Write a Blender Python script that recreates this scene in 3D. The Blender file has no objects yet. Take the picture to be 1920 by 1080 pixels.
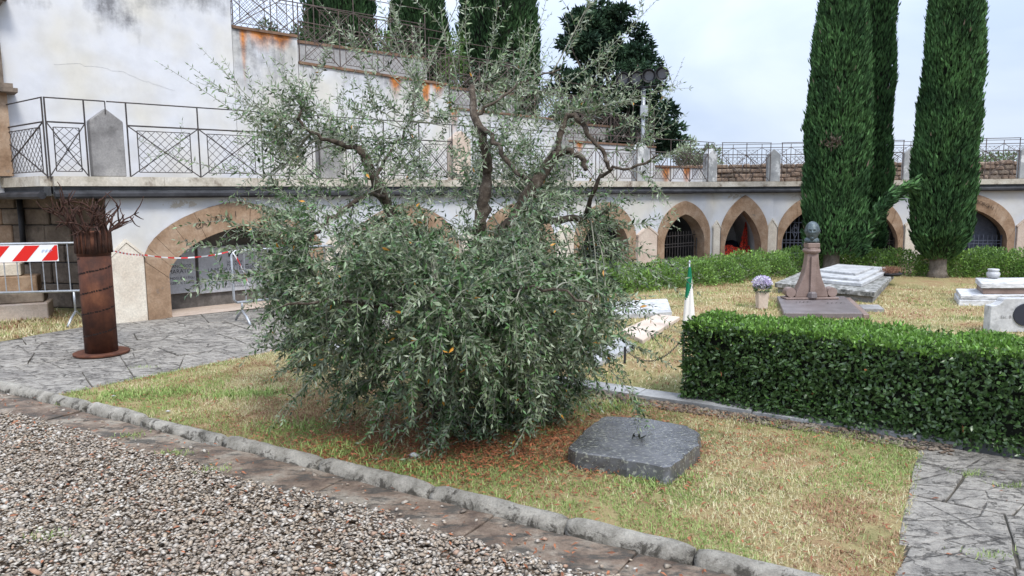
import bpy, bmesh, math, random
import numpy as np
from mathutils import Vector, Matrix
R = math.radians
rng = np.random.default_rng(7); random.seed(7)
SC = bpy.context.scene; COL = SC.collection

# ------------------------------------------------------------------ camera, sky, sun, exposure
FPX, EYE, ROLL, PITCH = 1387.0, 1.85, R(.5), math.atan(174/1387.0)
cam = bpy.data.cameras.new('camera'); cam.lens = 26.0; cam.sensor_width = 36.0; cam.clip_end = 3000; cam.clip_start = .05
co = bpy.data.objects.new('camera', cam); COL.objects.link(co); SC.camera = co
co.matrix_world = Matrix.Translation((0, 0, EYE)) @ Matrix.Rotation(math.pi/2-PITCH, 4, 'X') @ Matrix.Rotation(-ROLL, 4, 'Z')

SUN_EL, SUN_AZ = R(52), R(152)       # behind the camera and to its right, veiled by cloud
w = bpy.data.worlds.new('World'); SC.world = w; w.use_nodes = True
nt = w.node_tree; nt.nodes.clear()
def N(t, k, **kw):
    n = t.nodes.new(k)
    for a, b in kw.items(): setattr(n, a, b)
    return n
sky = N(nt, 'ShaderNodeTexSky', sky_type='NISHITA', sun_disc=False, sun_elevation=SUN_EL, sun_rotation=SUN_AZ)
tc = N(nt, 'ShaderNodeTexCoord'); mp = N(nt, 'ShaderNodeMapping'); mp.inputs['Scale'].default_value = (1, 1, 2.6)
n1 = N(nt, 'ShaderNodeTexNoise'); n1.inputs['Scale'].default_value = 2.3; n1.inputs['Detail'].default_value = 7; n1.inputs['Roughness'].default_value = .5; n1.inputs['Distortion'].default_value = .5
cr = N(nt, 'ShaderNodeValToRGB'); cr.color_ramp.elements[0].position = .33; cr.color_ramp.elements[1].position = .66
cr.color_ramp.elements[0].color = (2.7, 3.2, 4.25, 1); cr.color_ramp.elements[1].color = (4.0, 4.4, 5.25, 1)
mx = N(nt, 'ShaderNodeMix', data_type='RGBA'); mx.inputs[0].default_value = .88
bg = N(nt, 'ShaderNodeBackground'); bg.inputs['Strength'].default_value = .11
wo = N(nt, 'ShaderNodeOutputWorld')
L = nt.links.new
sx = N(nt, 'ShaderNodeSeparateXYZ'); zr = N(nt, 'ShaderNodeMapRange'); zr.inputs[1].default_value = .1; zr.inputs[2].default_value = 1; zr.inputs[3].default_value = 1; zr.inputs[4].default_value = 3.0
gm = N(nt, 'ShaderNodeVectorMath', operation='SCALE'); L(tc.outputs['Generated'], sx.inputs[0]); L(sx.outputs[2], zr.inputs[0])     # an overcast dome is brighter overhead
L(tc.outputs['Generated'], mp.inputs[0]); L(mp.outputs[0], n1.inputs[0]); L(n1.outputs[0], cr.inputs[0])
L(sky.outputs[0], mx.inputs[6]); L(cr.outputs[0], gm.inputs[0]); L(zr.outputs[0], gm.inputs['Scale']); L(gm.outputs[0], mx.inputs[7]); L(mx.outputs[2], bg.inputs[0]); L(bg.outputs[0], wo.inputs[0])
sun = bpy.data.lights.new('sun', 'SUN'); sun.energy = 1.5; sun.angle = R(14); sun.color = (1, .96, .9)
so = bpy.data.objects.new('sun', sun); COL.objects.link(so)
so.rotation_euler = (math.pi/2-SUN_EL, 0, math.pi - SUN_AZ + math.pi)
so.rotation_euler = Vector((-math.sin(SUN_AZ)*math.cos(SUN_EL), -math.cos(SUN_AZ)*math.cos(SUN_EL), -math.sin(SUN_EL))).to_track_quat('-Z', 'Y').to_euler()
SC.view_settings.view_transform = 'Standard'; SC.view_settings.look = 'None'; SC.view_settings.gamma = 1
SC.view_settings.exposure = .98; SC.view_settings.use_curve_mapping = False

# ------------------------------------------------------------------ surveying: a sight line meets the ground, a height or a distance
def ray(u, v):
    x, y = u-960, 540-v
    x, y = x*math.cos(ROLL)+y*math.sin(ROLL), -x*math.sin(ROLL)+y*math.cos(ROLL)
    c, s = math.cos(PITCH), math.sin(PITCH)
    return np.array([x, FPX*c+y*s, -FPX*s+y*c])
def G(u, v, z=0.):
    d = ray(u, v); return np.array([0, 0, EYE])+d*((z-EYE)/d[2])
def D(u, v, Y):
    d = ray(u, v); return np.array([0, 0, EYE])+d*(Y/d[1])
class Wall:
    """a vertical wall line seen in plan: s metres along, z up, o metres proud of its face"""
    def __init__(s, a, b):
        s.a = np.array(a[:2], float); s.b = np.array(b[:2], float); s.L = float(np.hypot(*(s.b-s.a)))
        s.t = (s.b-s.a)/s.L; s.n = np.array([-s.t[1], s.t[0]])
    def off(s, k): return Wall(s.a+s.n*k, s.b+s.n*k)
    def p(s, x, z, o=0.):
        q = s.a+s.t*x-s.n*o; return (q[0], q[1], z)
    def sz(s, u, v):
        d = ray(u, v); t = (s.a@s.n)/(d[:2]@s.n); p = d*t+[0, 0, EYE]; return (p[:2]-s.a)@s.t, p[2]

# ------------------------------------------------------------------ object helpers
WL = {}
def tag(o, label=None, cat=None, group=None, kind=None):
    for k, v in (('label', label), ('category', cat), ('group', group), ('kind', kind)):
        if v: o[k] = v
    return o
def thing(name, loc, label, cat, group=None):
    o = bpy.data.objects.new(name, None); COL.objects.link(o); o.location = loc; o.empty_display_size = .1
    WL[o.name] = np.array(loc, float); return tag(o, label, cat, group)
def mesh(name, V, Fc, mat=None, parent=None, smooth=False, loc=None, kind=None, attrs=None, uv=None):
    V = np.asarray(V, float).reshape(-1, 3)
    base = WL[parent.name] if parent else (np.array(loc, float) if loc is not None else np.zeros(3))
    me = bpy.data.meshes.new(name)
    if isinstance(Fc, np.ndarray):
        nf, k = Fc.shape
        me.vertices.add(len(V)); me.vertices.foreach_set('co', (V-base).ravel())
        me.loops.add(nf*k); me.loops.foreach_set('vertex_index', Fc.ravel().astype(np.int32))
        me.polygons.add(nf); me.polygons.foreach_set('loop_start', np.arange(0, nf*k, k, dtype=np.int32))
        try: me.polygons.foreach_set('loop_total', np.full(nf, k, dtype=np.int32))
        except Exception: pass
        me.update(calc_edges=True)
    else:
        me.from_pydata([tuple(x) for x in (V-base)], [], Fc); me.update()
    if smooth: me.polygons.foreach_set('use_smooth', np.ones(len(me.polygons), bool))
    if attrs:
        for k_, a in attrs.items():
            at = me.attributes.new(k_, 'FLOAT', 'POINT'); at.data.foreach_set('value', np.asarray(a, float).ravel())
    if mat: me.materials.append(mat)
    o = bpy.data.objects.new(name, me); COL.objects.link(o)
    if parent: o.parent = parent
    elif loc is not None: o.location = loc
    WL[o.name] = base
    if kind: o['kind'] = kind
    return o
class MB:
    def __init__(s): s.v = []; s.f = []; s.n = 0
    def add(s, V, Fc):
        V = [tuple(map(float, p)) for p in V]; s.v += V; s.f += [tuple(i+s.n for i in f) for f in Fc]; s.n += len(V); return s
    def hexa(s, P8): # bottom 4, top 4 in order
        return s.add(P8, [(3, 2, 1, 0), (4, 5, 6, 7), (0, 1, 5, 4), (1, 2, 6, 5), (2, 3, 7, 6), (3, 0, 4, 7)])
    def box(s, x0, x1, y0, y1, z0, z1):
        return s.hexa([(x0, y0, z0), (x1, y0, z0), (x1, y1, z0), (x0, y1, z0), (x0, y0, z1), (x1, y0, z1), (x1, y1, z1), (x0, y1, z1)])
    def wbox(s, W, s0, s1, o0, o1, z0, z1, dz=0.):
        return s.hexa([W.p(s0, z0, o1), W.p(s1, z0+dz, o1), W.p(s1, z0+dz, o0), W.p(s0, z0, o0), W.p(s0, z1, o1), W.p(s1, z1+dz, o1), W.p(s1, z1+dz, o0), W.p(s0, z1, o0)])
    def prism(s, poly, vec):
        n = len(poly); a = [tuple(p) for p in poly]; b = [tuple(np.array(p)+np.array(vec)) for p in poly]
        return s.add(a+b, [tuple(range(n)), tuple(range(2*n-1, n-1, -1))]+[(i, i+n, (i+1) % n+n, (i+1) % n) for i in range(n)])
    def tube(s, pts, r, k=6, caps=True):
        pts = np.array(pts, float); m = len(pts); rr = np.full(m, r) if np.isscalar(r) else np.array(r, float)
        V = []; up = None
        for i in range(m):
            t = pts[min(i+1, m-1)]-pts[max(i-1, 0)]; t /= (np.linalg.norm(t)+1e-9)
            if up is None:
                up = np.array([0, 0, 1.]) if abs(t[2]) < .9 else np.array([1., 0, 0])
            a = np.cross(t, up); a /= (np.linalg.norm(a)+1e-9); b = np.cross(a, t); up = b
            for j in range(k):
                an = 2*math.pi*(j+.5)/k; V.append(pts[i]+rr[i]*(a*math.cos(an)+b*math.sin(an)))
        Fc = [(i*k+j, i*k+(j+1) % k, (i+1)*k+(j+1) % k, (i+1)*k+j) for i in range(m-1) for j in range(k)]
        if caps: Fc += [tuple(range(k-1, -1, -1)), tuple((m-1)*k+j for j in range(k))]
        return s.add(V, Fc)
    def bar(s, p, q, r=.008, k=4): return s.tube([p, q], r, k)
    def lathe(s, prof, c, k=24, sx=1, sy=1, rot=0):
        V = []; m = len(prof)
        for r, z in prof:
            for j in range(k):
                a = 2*math.pi*j/k+rot; V.append((c[0]+r*math.cos(a)*sx, c[1]+r*math.sin(a)*sy, c[2]+z))
        Fc = [(i*k+j, i*k+(j+1) % k, (i+1)*k+(j+1) % k, (i+1)*k+j) for i in range(m-1) for j in range(k)]
        Fc += [tuple(range(k-1, -1, -1)), tuple((m-1)*k+j for j in range(k))]
        return s.add(V, Fc)
    def build(s, name, mat, parent=None, smooth=False, loc=None, kind=None):
        o = mesh(name, s.v, s.f, mat, parent, smooth, loc, kind); return o
def bevel(o, wd=.006, seg=1):
    m = o.modifiers.new('bevel', 'BEVEL'); m.width = wd; m.segments = seg; m.limit_method = 'ANGLE'; m.angle_limit = R(40); return o
def text_part(s, size, W_or_frame, mat, parent, name='lettering', depth=.002, align='CENTER'):
    """flat letters laid in a frame (origin, right, up)"""
    cu = bpy.data.curves.new('t', 'FONT'); cu.body = s; cu.size = size; cu.align_x = align; cu.resolution_u = 2
    ob = bpy.data.objects.new('t', cu); COL.objects.link(ob)
    bpy.context.view_layer.update()
    me = ob.to_mesh(); V = np.array([v.co[:] for v in me.vertices]); Fc = [tuple(p.vertices) for p in me.polygons]
    ob.to_mesh_clear(); bpy.data.objects.remove(ob); bpy.data.curves.remove(cu)
    if not len(V): return None
    o, r, u = (np.array(x, float) for x in W_or_frame)
    return mesh(name, o+V[:, :1]*r+V[:, 1:2]*u, Fc, mat, parent, kind='stuff' if name == 'inscription' else None)

# ------------------------------------------------------------------ materials
def mat(name, col=(.5, .5, .5), rough=.8, metal=0., spec=.3):
    m = bpy.data.materials.new(name); m.use_nodes = True; b = m.node_tree.nodes['Principled BSDF']
    b.inputs['Base Color'].default_value = (*col, 1); b.inputs['Roughness'].default_value = rough; b.inputs['Metallic'].default_value = metal
    b.inputs['Specular IOR Level'].default_value = spec
    return m
class NT:
    """short hand for a material's nodes"""
    def __init__(s, m): s.t = m.node_tree; s.b = s.t.nodes['Principled BSDF']; s.m = m
    def pos(s, scale=(1, 1, 1), rot=(0, 0, 0)):
        g = s.t.nodes.new('ShaderNodeNewGeometry'); mp_ = s.t.nodes.new('ShaderNodeMapping'); mp_.inputs['Scale'].default_value = scale; mp_.inputs['Rotation'].default_value = rot
        s.t.links.new(g.outputs['Position'], mp_.inputs[0]); return mp_.outputs[0]
    def noise(s, vec, scale, detail=4, rough=.55, dist=0.):
        n = s.t.nodes.new('ShaderNodeTexNoise'); s.t.links.new(vec, n.inputs['Vector'])
        n.inputs['Scale'].default_value = scale; n.inputs['Detail'].default_value = detail; n.inputs['Roughness'].default_value = rough; n.inputs['Distortion'].default_value = dist
        return n.outputs[0]
    def vor(s, vec, scale, feat='F1', rnd=1.):
        n = s.t.nodes.new('ShaderNodeTexVoronoi'); n.feature = feat; s.t.links.new(vec, n.inputs['Vector']); n.inputs['Scale'].default_value = scale
        return n
    def ramp(s, fac, stops, interp='LINEAR'):
        n = s.t.nodes.new('ShaderNodeValToRGB'); e = n.color_ramp.elements; n.color_ramp.interpolation = interp
        while len(e) < len(stops): e.new(.5)
        for i, (p, c) in enumerate(stops):
            e[i].position = p; e[i].color = (*c, 1) if not np.isscalar(c) else (c, c, c, 1)
        s.t.links.new(fac, n.inputs[0]); return n.outputs[0]
    def mix(s, f, a, b, mode='MIX'):
        n = s.t.nodes.new('ShaderNodeMix'); n.data_type = 'RGBA'; n.blend_type = mode
        for i, x in ((0, f), (6, a), (7, b)):
            if hasattr(x, 'links') or hasattr(x, 'is_linked'): s.t.links.new(x, n.inputs[i])
            elif np.isscalar(x): n.inputs[i].default_value = x if i == 0 else (x, x, x, 1)
            else: n.inputs[i].default_value = (*x, 1)
        return n.outputs[2]
    def math(s, op, a, b=0., c=None):
        n = s.t.nodes.new('ShaderNodeMath'); n.operation = op; n.use_clamp = False
        for i, x in enumerate((a, b) if c is None else (a, b, c)):
            if hasattr(x, 'is_linked'): s.t.links.new(x, n.inputs[i])
            else: n.inputs[i].default_value = x
        return n.outputs[0]
    def attr(s, nm):
        n = s.t.nodes.new('ShaderNodeAttribute'); n.attribute_name = nm; return n.outputs['Fac']
    def island(s): return s.t.nodes.new('ShaderNodeNewGeometry').outputs['Random Per Island']
    def back(s): return s.t.nodes.new('ShaderNodeNewGeometry').outputs['Backfacing']
    def color(s, c): s.t.links.new(c, s.b.inputs['Base Color']); return s
    def rough(s, c): s.t.links.new(c, s.b.inputs['Roughness']); return s
    def bump(s, h, strength=.4, dist=.01):
        n = s.t.nodes.new('ShaderNodeBump'); n.inputs['Strength'].default_value = strength; n.inputs['Distance'].default_value = dist
        s.t.links.new(h, n.inputs['Height']); s.t.links.new(n.outputs[0], s.b.inputs['Normal']); return s

def rock_mat(name, stops, scale=6, fine=40, rough=.85, bump=.5, dist=.01, dark=None, darkscale=9, darkat=(.58, .66), spec=.25):
    m = mat(name, rough=rough, spec=spec); t = NT(m); p = t.pos()
    a = t.noise(p, scale, 6, .6); f = t.noise(p, fine, 5, .65)
    c = t.ramp(a, stops); c = t.mix(.45, c, t.ramp(f, [(.3, .35), (.7, 1.0)]), 'MULTIPLY')
    if dark is not None:
        k = t.ramp(t.noise(p, darkscale, 7, .68), [(darkat[0], 0.), (darkat[1], 1.)]); c = t.mix(k, c, dark)
    t.color(c); t.bump(t.math('ADD', a, t.math('MULTIPLY', f, .6)), bump, dist); return m
M = {}
M['sandstone'] = rock_mat('sandstone', [(.3, (.24, .15, .09)), (.5, (.35, .235, .15)), (.7, (.46, .34, .24))], 3.5, 30, dark=(.20, .17, .14), darkscale=5, darkat=(.62, .74))
M['cream'] = rock_mat('cream_stone', [(.3, (.62, .53, .42)), (.7, (.80, .74, .62))], 3, 40, bump=.15, dark=(.42, .38, .32), darkscale=4, darkat=(.6, .8))
M['pinkcream'] = rock_mat('pink_cream_stone', [(.3, (.55, .43, .34)), (.7, (.68, .57, .47))], 3, 40, bump=.15)
M['greystone'] = rock_mat('grey_stone', [(.3, (.18, .172, .165)), (.5, (.27, .26, .25)), (.75, (.40, .385, .36))], 3, 45, bump=.3, dark=(.13, .125, .12), darkscale=4, darkat=(.55, .7))
M['palegrey'] = rock_mat('pale_grey_stone', [(.3, (.30, .31, .31)), (.7, (.48, .48, .47))], 4, 45, bump=.3, dark=(.6, .6, .58), darkscale=2, darkat=(.55, .6))
M['oldstone'] = rock_mat('old_wall_stone', [(.3, (.13, .10, .075)), (.5, (.21, .165, .125)), (.72, (.32, .26, .20))], 2.5, 22, bump=.7, dist=.02, dark=(.07, .06, .05), darkscale=3, darkat=(.52, .7))
M['cornice'] = rock_mat('cornice_stone', [(.3, (.34, .30, .23)), (.5, (.55, .50, .41)), (.7, (.66, .62, .54))], 3, 30, bump=.4, dark=(.17, .13, .10), darkscale=3.2, darkat=(.54, .66))
M['coping'] = rock_mat('rusty_coping', [(.3, (.12, .075, .05)), (.6, (.25, .15, .095)), (.75, (.33, .26, .2))], 4, 30)
M['lead'] = rock_mat('dark_eave', [(.3, (.018, .018, .02)), (.7, (.06, .06, .065))], 4, 40, rough=.6, bump=.2)
M['eavelight'] = rock_mat('eave_slate', [(.3, (.04, .042, .045)), (.7, (.11, .115, .12))], 5, 40, rough=.6, bump=.2)
M['marble'] = rock_mat('white_marble', [(.3, (.42, .42, .42)), (.6, (.60, .60, .59))], 3, 25, rough=.5, bump=.2, dark=(.25, .25, .24), darkscale=7, darkat=(.52, .70))
M['plaque'] = rock_mat('plaque_marble', [(.3, (.42, .43, .45)), (.7, (.55, .56, .58))], 3, 25, rough=.45, bump=.05)
M['lichen'] = rock_mat('lichen_granite', [(.35, (.10, .10, .09)), (.5, (.24, .235, .21)), (.62, (.48, .47, .44))], 14, 60, bump=.5)
M['porphyry'] = rock_mat('brown_granite', [(.3, (.19, .13, .105)), (.7, (.32, .235, .20))], 4, 70, rough=.5, bump=.12, spec=.4)
M['porphyryslab'] = rock_mat('brown_granite_slab', [(.3, (.14, .115, .11)), (.7, (.22, .19, .185))], 4, 70, rough=.45, bump=.12, spec=.4)
M['brick'] = rock_mat('far_brick', [(.3, (.20, .11, .07)), (.5, (.33, .20, .14)), (.7, (.42, .31, .24))], 2.5, 20, bump=.6)
M['roughbrown'] = rock_mat('rough_brown_stone', [(.3, (.13, .09, .065)), (.5, (.25, .18, .13)), (.7, (.38, .30, .23))], 4, 20, bump=.8)
M['iron'] = rock_mat('painted_iron', [(.3, (.035, .032, .032)), (.6, (.075, .065, .06)), (.8, (.14, .08, .055))], 9, 50, rough=.6, bump=.1)
M['irongrey'] = rock_mat('blue_grey_iron', [(.3, (.07, .08, .11)), (.8, (.13, .145, .18))], 9, 50, rough=.55, bump=.1)
M['ironfar'] = rock_mat('weathered_iron', [(.3, (.07, .055, .05)), (.6, (.13, .10, .085)), (.8, (.20, .12, .08))], 9, 50, rough=.65, bump=.1)
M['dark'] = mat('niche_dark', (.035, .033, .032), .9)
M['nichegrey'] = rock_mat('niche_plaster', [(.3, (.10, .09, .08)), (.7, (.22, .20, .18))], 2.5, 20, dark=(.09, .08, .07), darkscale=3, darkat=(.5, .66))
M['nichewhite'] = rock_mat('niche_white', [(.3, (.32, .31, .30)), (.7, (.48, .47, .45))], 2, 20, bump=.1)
M['ink'] = mat('ink', (.02, .02, .025), .6); M['carved'] = mat('carved_shadow', (.07, .048, .035), .9)
M['galv'] = rock_mat('galvanised', [(.3, (.36, .38, .40)), (.7, (.56, .58, .60))], 12, 60, rough=.42, bump=.05, spec=.5)
NT(M['galv']).b.inputs['Metallic'].default_value = .55
M['white'] = mat('reflective_white', (.78, .78, .78), .35); M['red'] = mat('reflective_red', (.62, .02, .015), .35)
M['bluescrawl'] = mat('pale_blue_marker', (.25, .45, .75), .5)
M['glass'] = mat('dark_glass', (.03, .035, .04), .12, spec=.6)
M['bronze'] = rock_mat('bronze_patina', [(.3, (.035, .05, .055)), (.7, (.15, .19, .20))], 22, 60, rough=.5, bump=.4, spec=.5)
NT(M['bronze']).b.inputs['Metallic'].default_value = .4
M['bark'] = rock_mat('olive_bark', [(.3, (.04, .03, .022)), (.55, (.11, .085, .062)), (.72, (.24, .21, .17))], 22, 90, bump=1., dist=.015)
M['twig'] = rock_mat('olive_twig', [(.3, (.20, .20, .15)), (.7, (.40, .40, .31))], 30, 90, bump=.3)
M['cybark'] = rock_mat('cypress_bark', [(.3, (.11, .09, .07)), (.7, (.27, .23, .19))], 9, 60, bump=1., dist=.02)
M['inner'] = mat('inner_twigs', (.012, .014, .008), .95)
M['terracotta'] = mat('dry_stalk', (.36, .20, .13), .9)

def leaf_mat(name, front, back, rough=.45, var=.5, yellow=None, trans=.15, pscale=None, pcol=None, spec=.4):
    m = mat(name, rough=rough, spec=spec); t = NT(m); r = t.island()
    c = t.ramp(r, [(0, tuple(x*(1-var) for x in front)), (.55, front), (1, tuple(min(1, x*(1+var)) for x in front))])
    if pscale:
        c = t.mix(t.ramp(t.noise(t.pos(), pscale, 3, .6), [(.38, 0.), (.62, 1.)]), c, pcol, 'MULTIPLY')
    if back: c = t.mix(t.back(), c, t.mix(r, back, tuple(x*.75 for x in back)))
    if yellow: c = t.mix(t.math('GREATER_THAN', t.math('FRACT', t.math('MULTIPLY', r, 37.3)), yellow[0]), c, yellow[1])
    t.color(c)
    if trans:
        tr = N(t.t, 'ShaderNodeBsdfTranslucent'); ms = N(t.t, 'ShaderNodeMixShader'); ms.inputs[0].default_value = trans
        t.t.links.new(c, tr.inputs[0]); out = t.t.nodes['Material Output']
        t.t.links.new(t.b.outputs[0], ms.inputs[1]); t.t.links.new(tr.outputs[0], ms.inputs[2]); t.t.links.new(ms.outputs[0], out.inputs[0])
    return m
M['olive'] = leaf_mat('olive_leaf', (.060, .118, .038), (.22, .27, .155), .36, .9, (.995, (.55, .25, .02)), .10, spec=.55)
M['oliveyoung'] = leaf_mat('olive_leaf_young', (.19, .26, .125), (.36, .41, .28), .42, .4, None, .15, spec=.5)
M['cypress'] = leaf_mat('cypress_spray', (.105, .215, .075), None, .65, .8, (.997, (.34, .26, .20)), .15, 1.4, (.50, .55, .60), spec=.25)
M['cypressfar'] = leaf_mat('far_cypress_spray', (.055, .115, .042), None, .7, .6, None, .05, .9, (.5, .55, .6), spec=.2)
M['cedar'] = leaf_mat('conifer_needle', (.060, .115, .060), None, .7, .6, None, .05, 1.2, (.45, .5, .6), spec=.2)
M['shrubfar'] = leaf_mat('light_shrub_leaf', (.10, .17, .045), None, .6, .5, None, .15, spec=.25)
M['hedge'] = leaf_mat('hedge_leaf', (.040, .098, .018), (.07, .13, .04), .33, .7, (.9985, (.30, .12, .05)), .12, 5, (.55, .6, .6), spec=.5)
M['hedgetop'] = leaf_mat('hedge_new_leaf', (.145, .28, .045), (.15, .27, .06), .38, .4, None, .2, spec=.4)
M['shrub'] = leaf_mat('shrub_leaf', (.22, .36, .07), (.20, .32, .10), .45, .5, None, .2, 3, (.5, .6, .55), spec=.35)
M['flowerlilac'] = leaf_mat('lilac_petal', (.50, .42, .62), None, .6, .3, (.5, (.78, .76, .80)), .2, spec=.2)

# white plaster with grey run-off and rust, both drawn by per-vertex stain maps broken up by streaks
def plaster_mat(name, tint=(.61, .62, .64), warm=(.60, .58, .52)):
    m = mat(name, rough=.85, spec=.2); t = NT(m); p = t.pos()
    c = t.mix(t.ramp(t.noise(p, .9, 3, .5), [(.42, 0.), (.64, 1.)]), tint, warm)
    c = t.mix(.35, c, t.ramp(t.noise(p, 3, 5, .6), [(.35, .72), (.6, 1.)]), 'MULTIPLY')
    st = t.noise(t.pos((7, 7, .7)), 1.6, 6, .65); bl = t.noise(p, 5, 7, .7)
    k = t.ramp(t.math('MULTIPLY', t.attr('grime'), t.math('ADD', t.math('MULTIPLY', st, .9), t.math('MULTIPLY', t.ramp(bl, [(.35, 0.), (.65, 1.)]), .55))), [(.25, 0.), (1.05, .9)])
    c = t.mix(k, c, (.15, .15, .155))
    k = t.ramp(t.math('MULTIPLY', t.attr('rust'), t.math('ADD', t.noise(t.pos((9, 9, 1.)), 2, 6, .7), .55)), [(.20, 0.), (.62, 1.)])
    c = t.mix(k, c, t.mix(t.ramp(bl, [(.4, 0.), (.6, 1.)]), (.60, .22, .05), (.20, .085, .04)))
    k = t.ramp(t.math('MULTIPLY', t.attr('peel'), t.noise(p, 9, 6, .7)), [(.5, 0.), (.53, 1.)])
    c = t.mix(k, c, (.42, .38, .32))
    t.color(c); t.bump(t.math('ADD', t.noise(p, 2, 3), t.math('MULTIPLY', t.noise(p, 25, 5, .7), .25)), .25, .02); return m
M['plaster'] = plaster_mat('white_plaster'); M['plasterlow'] = plaster_mat('arcade_plaster', (.55, .565, .59), (.56, .54, .49))

# ------------------------------------------------------------------ plan of the place
P0 = G(270, 600); CC = D(1335, 480, 20.896)
wA = Wall(P0, CC); BB = D(1447, 480, 21.231); RR = D(1915, 480, 19.977)
wB = Wall(CC, BB); wR = Wall(BB, RR); wC = wA.off(1.43); wD = wA.off(2.9)
KK = np.array(wA.p(-1.08, 0)); LL = KK+np.array([-.79, .61, 0])*3.4
wK = Wall(LL, KK)
TOP = 2.17
EA, ER = wA.L, 9.0     # lengths used of walls A and R

# ================================================================== GROUND
def poly_area(P): x, y = P[:, 0], P[:, 1]; return .5*np.sum(x*np.roll(y, -1)-y*np.roll(x, -1))
def inside(P, X, Y):
    P = np.asarray(P)[:, :2]; n = len(P); c = np.zeros(len(X), bool); j = n-1
    for i in range(n):
        xi, yi, xj, yj = *P[i], *P[j]
        c ^= ((yi > Y) != (yj > Y)) & (X < (xj-xi)*(Y-yi)/(yj-yi+1e-12)+xi); j = i
    return c
def sample(P, n):
    P = np.asarray(P)[:, :2]; lo, hi = P.min(0), P.max(0); out = np.zeros((0, 2))
    while len(out) < n:
        q = lo+(hi-lo)*rng.random((n*2, 2)); out = np.vstack([out, q[inside(P, q[:, 0], q[:, 1])]])
    return out[:n]
def sheet(name, P, z, m, kind='structure', label=None):
    o = mesh(name, [(x, y, z) for x, y in np.asarray(P)[:, :2]], [tuple(range(len(P)))], m); o['kind'] = kind; return o
def vnoise(x, y, sc, seed=0):
    """smooth value noise 0..1"""
    r = np.random.default_rng(seed).random((64, 64)); x = np.asarray(x)*sc; y = np.asarray(y)*sc
    i, j = np.floor(x).astype(int), np.floor(y).astype(int); fx, fy = x-i, y-j; fx = fx*fx*(3-2*fx); fy = fy*fy*(3-2*fy)
    g = lambda a, b: r[a % 64, b % 64]
    return (g(i, j)*(1-fx)+g(i+1, j)*fx)*(1-fy)+(g(i, j+1)*(1-fx)+g(i+1, j+1)*fx)*fy

m = mat('bare_soil', rough=.95); t = NT(m); p = t.pos()
t.color(t.mix(.5, t.ramp(t.noise(p, 1.2, 6), [(.35, (.11, .075, .05)), (.65, (.22, .16, .10))]), t.ramp(t.noise(p, 40, 5, .7), [(.3, .4), (.7, 1.)]), 'MULTIPLY')); t.bump(t.noise(p, 30, 6, .7), .6, .02); M['soil'] = m
M['joint'] = rock_mat('joint_dirt', [(.3, (.05, .045, .035)), (.7, (.12, .105, .08))], 8, 50)
m = mat('turf_base', rough=.95, spec=.1); t = NT(m); p = t.pos()
c = t.ramp(t.noise(p, 1.1, 6, .6), [(.36, (.20, .20, .08)), (.5, (.38, .31, .15)), (.62, (.36, .24, .13))])
c = t.mix(.6, c, t.ramp(t.noise(p, 60, 5, .75), [(.3, .35), (.62, 1.)]), 'MULTIPLY'); t.color(c); t.bump(t.noise(p, 70, 5, .8), .8, .02); M['turf'] = m
# paving: blotched grey slate
m = mat('slate_paving', rough=.7, spec=.35); t = NT(m); p = t.pos()
a = t.noise(t.pos((1, 1, 1), (0, 0, R(30))), 2.2, 8, .72, .8); b = t.noise(t.pos((2.6, 3.9, 1), (0, 0, R(-4))), 4.2, 9, .72, .15)
c = t.ramp(b, [(.30, (.14, .135, .13)), (.40, (.26, .252, .243)), (.48, (.35, .34, .325)), (.60, (.44, .43, .41))])
c = t.mix(.7, c, t.ramp(a, [(.4, (.55, .54, .53)), (.54, (1, .98, .94))]), 'MULTIPLY')
cks = t.vor(t.pos((1, 1.9, 1), (0, 0, R(20))), 2.1, 'DISTANCE_TO_EDGE'); wv = t.math('ADD', cks.outputs['Distance'], t.math('MULTIPLY', t.math('SUBTRACT', t.noise(p, 9, 5, .7), .5), .10))
ck = t.ramp(wv, [(.0, 0.), (.018, 1.)]); c = t.mix(ck, t.mix(.8, c, (.04, .035, .03)), c)
hl = t.ramp(t.math('ABSOLUTE', t.math('SUBTRACT', t.noise(t.pos((1, 1.7, 1), (0, 0, R(12))), 2.6, 9, .62), .5)), [(.0, 0.), (.012, 1.)]); c = t.mix(hl, t.mix(.45, c, (.03, .027, .024)), c)
c = t.mix(.45, c, t.ramp(t.noise(p, 80, 4, .8), [(.36, .45), (.52, 1.)]), 'MULTIPLY'); c = t.mix(1., c, (1., .955, .88), 'MULTIPLY')
t.color(c); t.bump(t.math('ADD', t.math('MULTIPLY', b, 1.6), t.math('MULTIPLY', t.math('MULTIPLY', ck, hl), .5)), 1., .03); t.rough(t.ramp(a, [(.4, .45), (.6, .85)])); M['slate'] = m
m = mat('gutter_stone', rough=.8, spec=.25); t = NT(m); p = t.pos()
c = t.ramp(t.noise(p, 2.6, 7, .65), [(.38, (.14, .10, .075)), (.5, (.27, .20, .145)), (.62, (.38, .33, .26))])
c = t.mix(t.ramp(t.noise(t.pos((1.3, 3.5, 1), (0, 0, R(30))), 3, 8, .7), [(.50, 0.), (.58, .9)]), c, (.10, .09, .075)); c = t.mix(.5, c, t.ramp(t.noise(p, 45, 6, .8), [(.38, .4), (.6, 1.)]), 'MULTIPLY'); t.color(c); t.bump(t.noise(p, 14, 9, .8), 1., .03); M['gutterstone'] = m
m = mat('kerb_concrete', rough=.9, spec=.2); t = NT(m); p = t.pos()
c = t.ramp(t.noise(p, 6, 7, .7), [(.35, (.30, .29, .26)), (.5, (.50, .48, .44)), (.66, (.68, .66, .61))])
h = N(t.t, 'ShaderNodeSeparateXYZ'); t.t.links.new(t.pos(), h.inputs[0])
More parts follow.
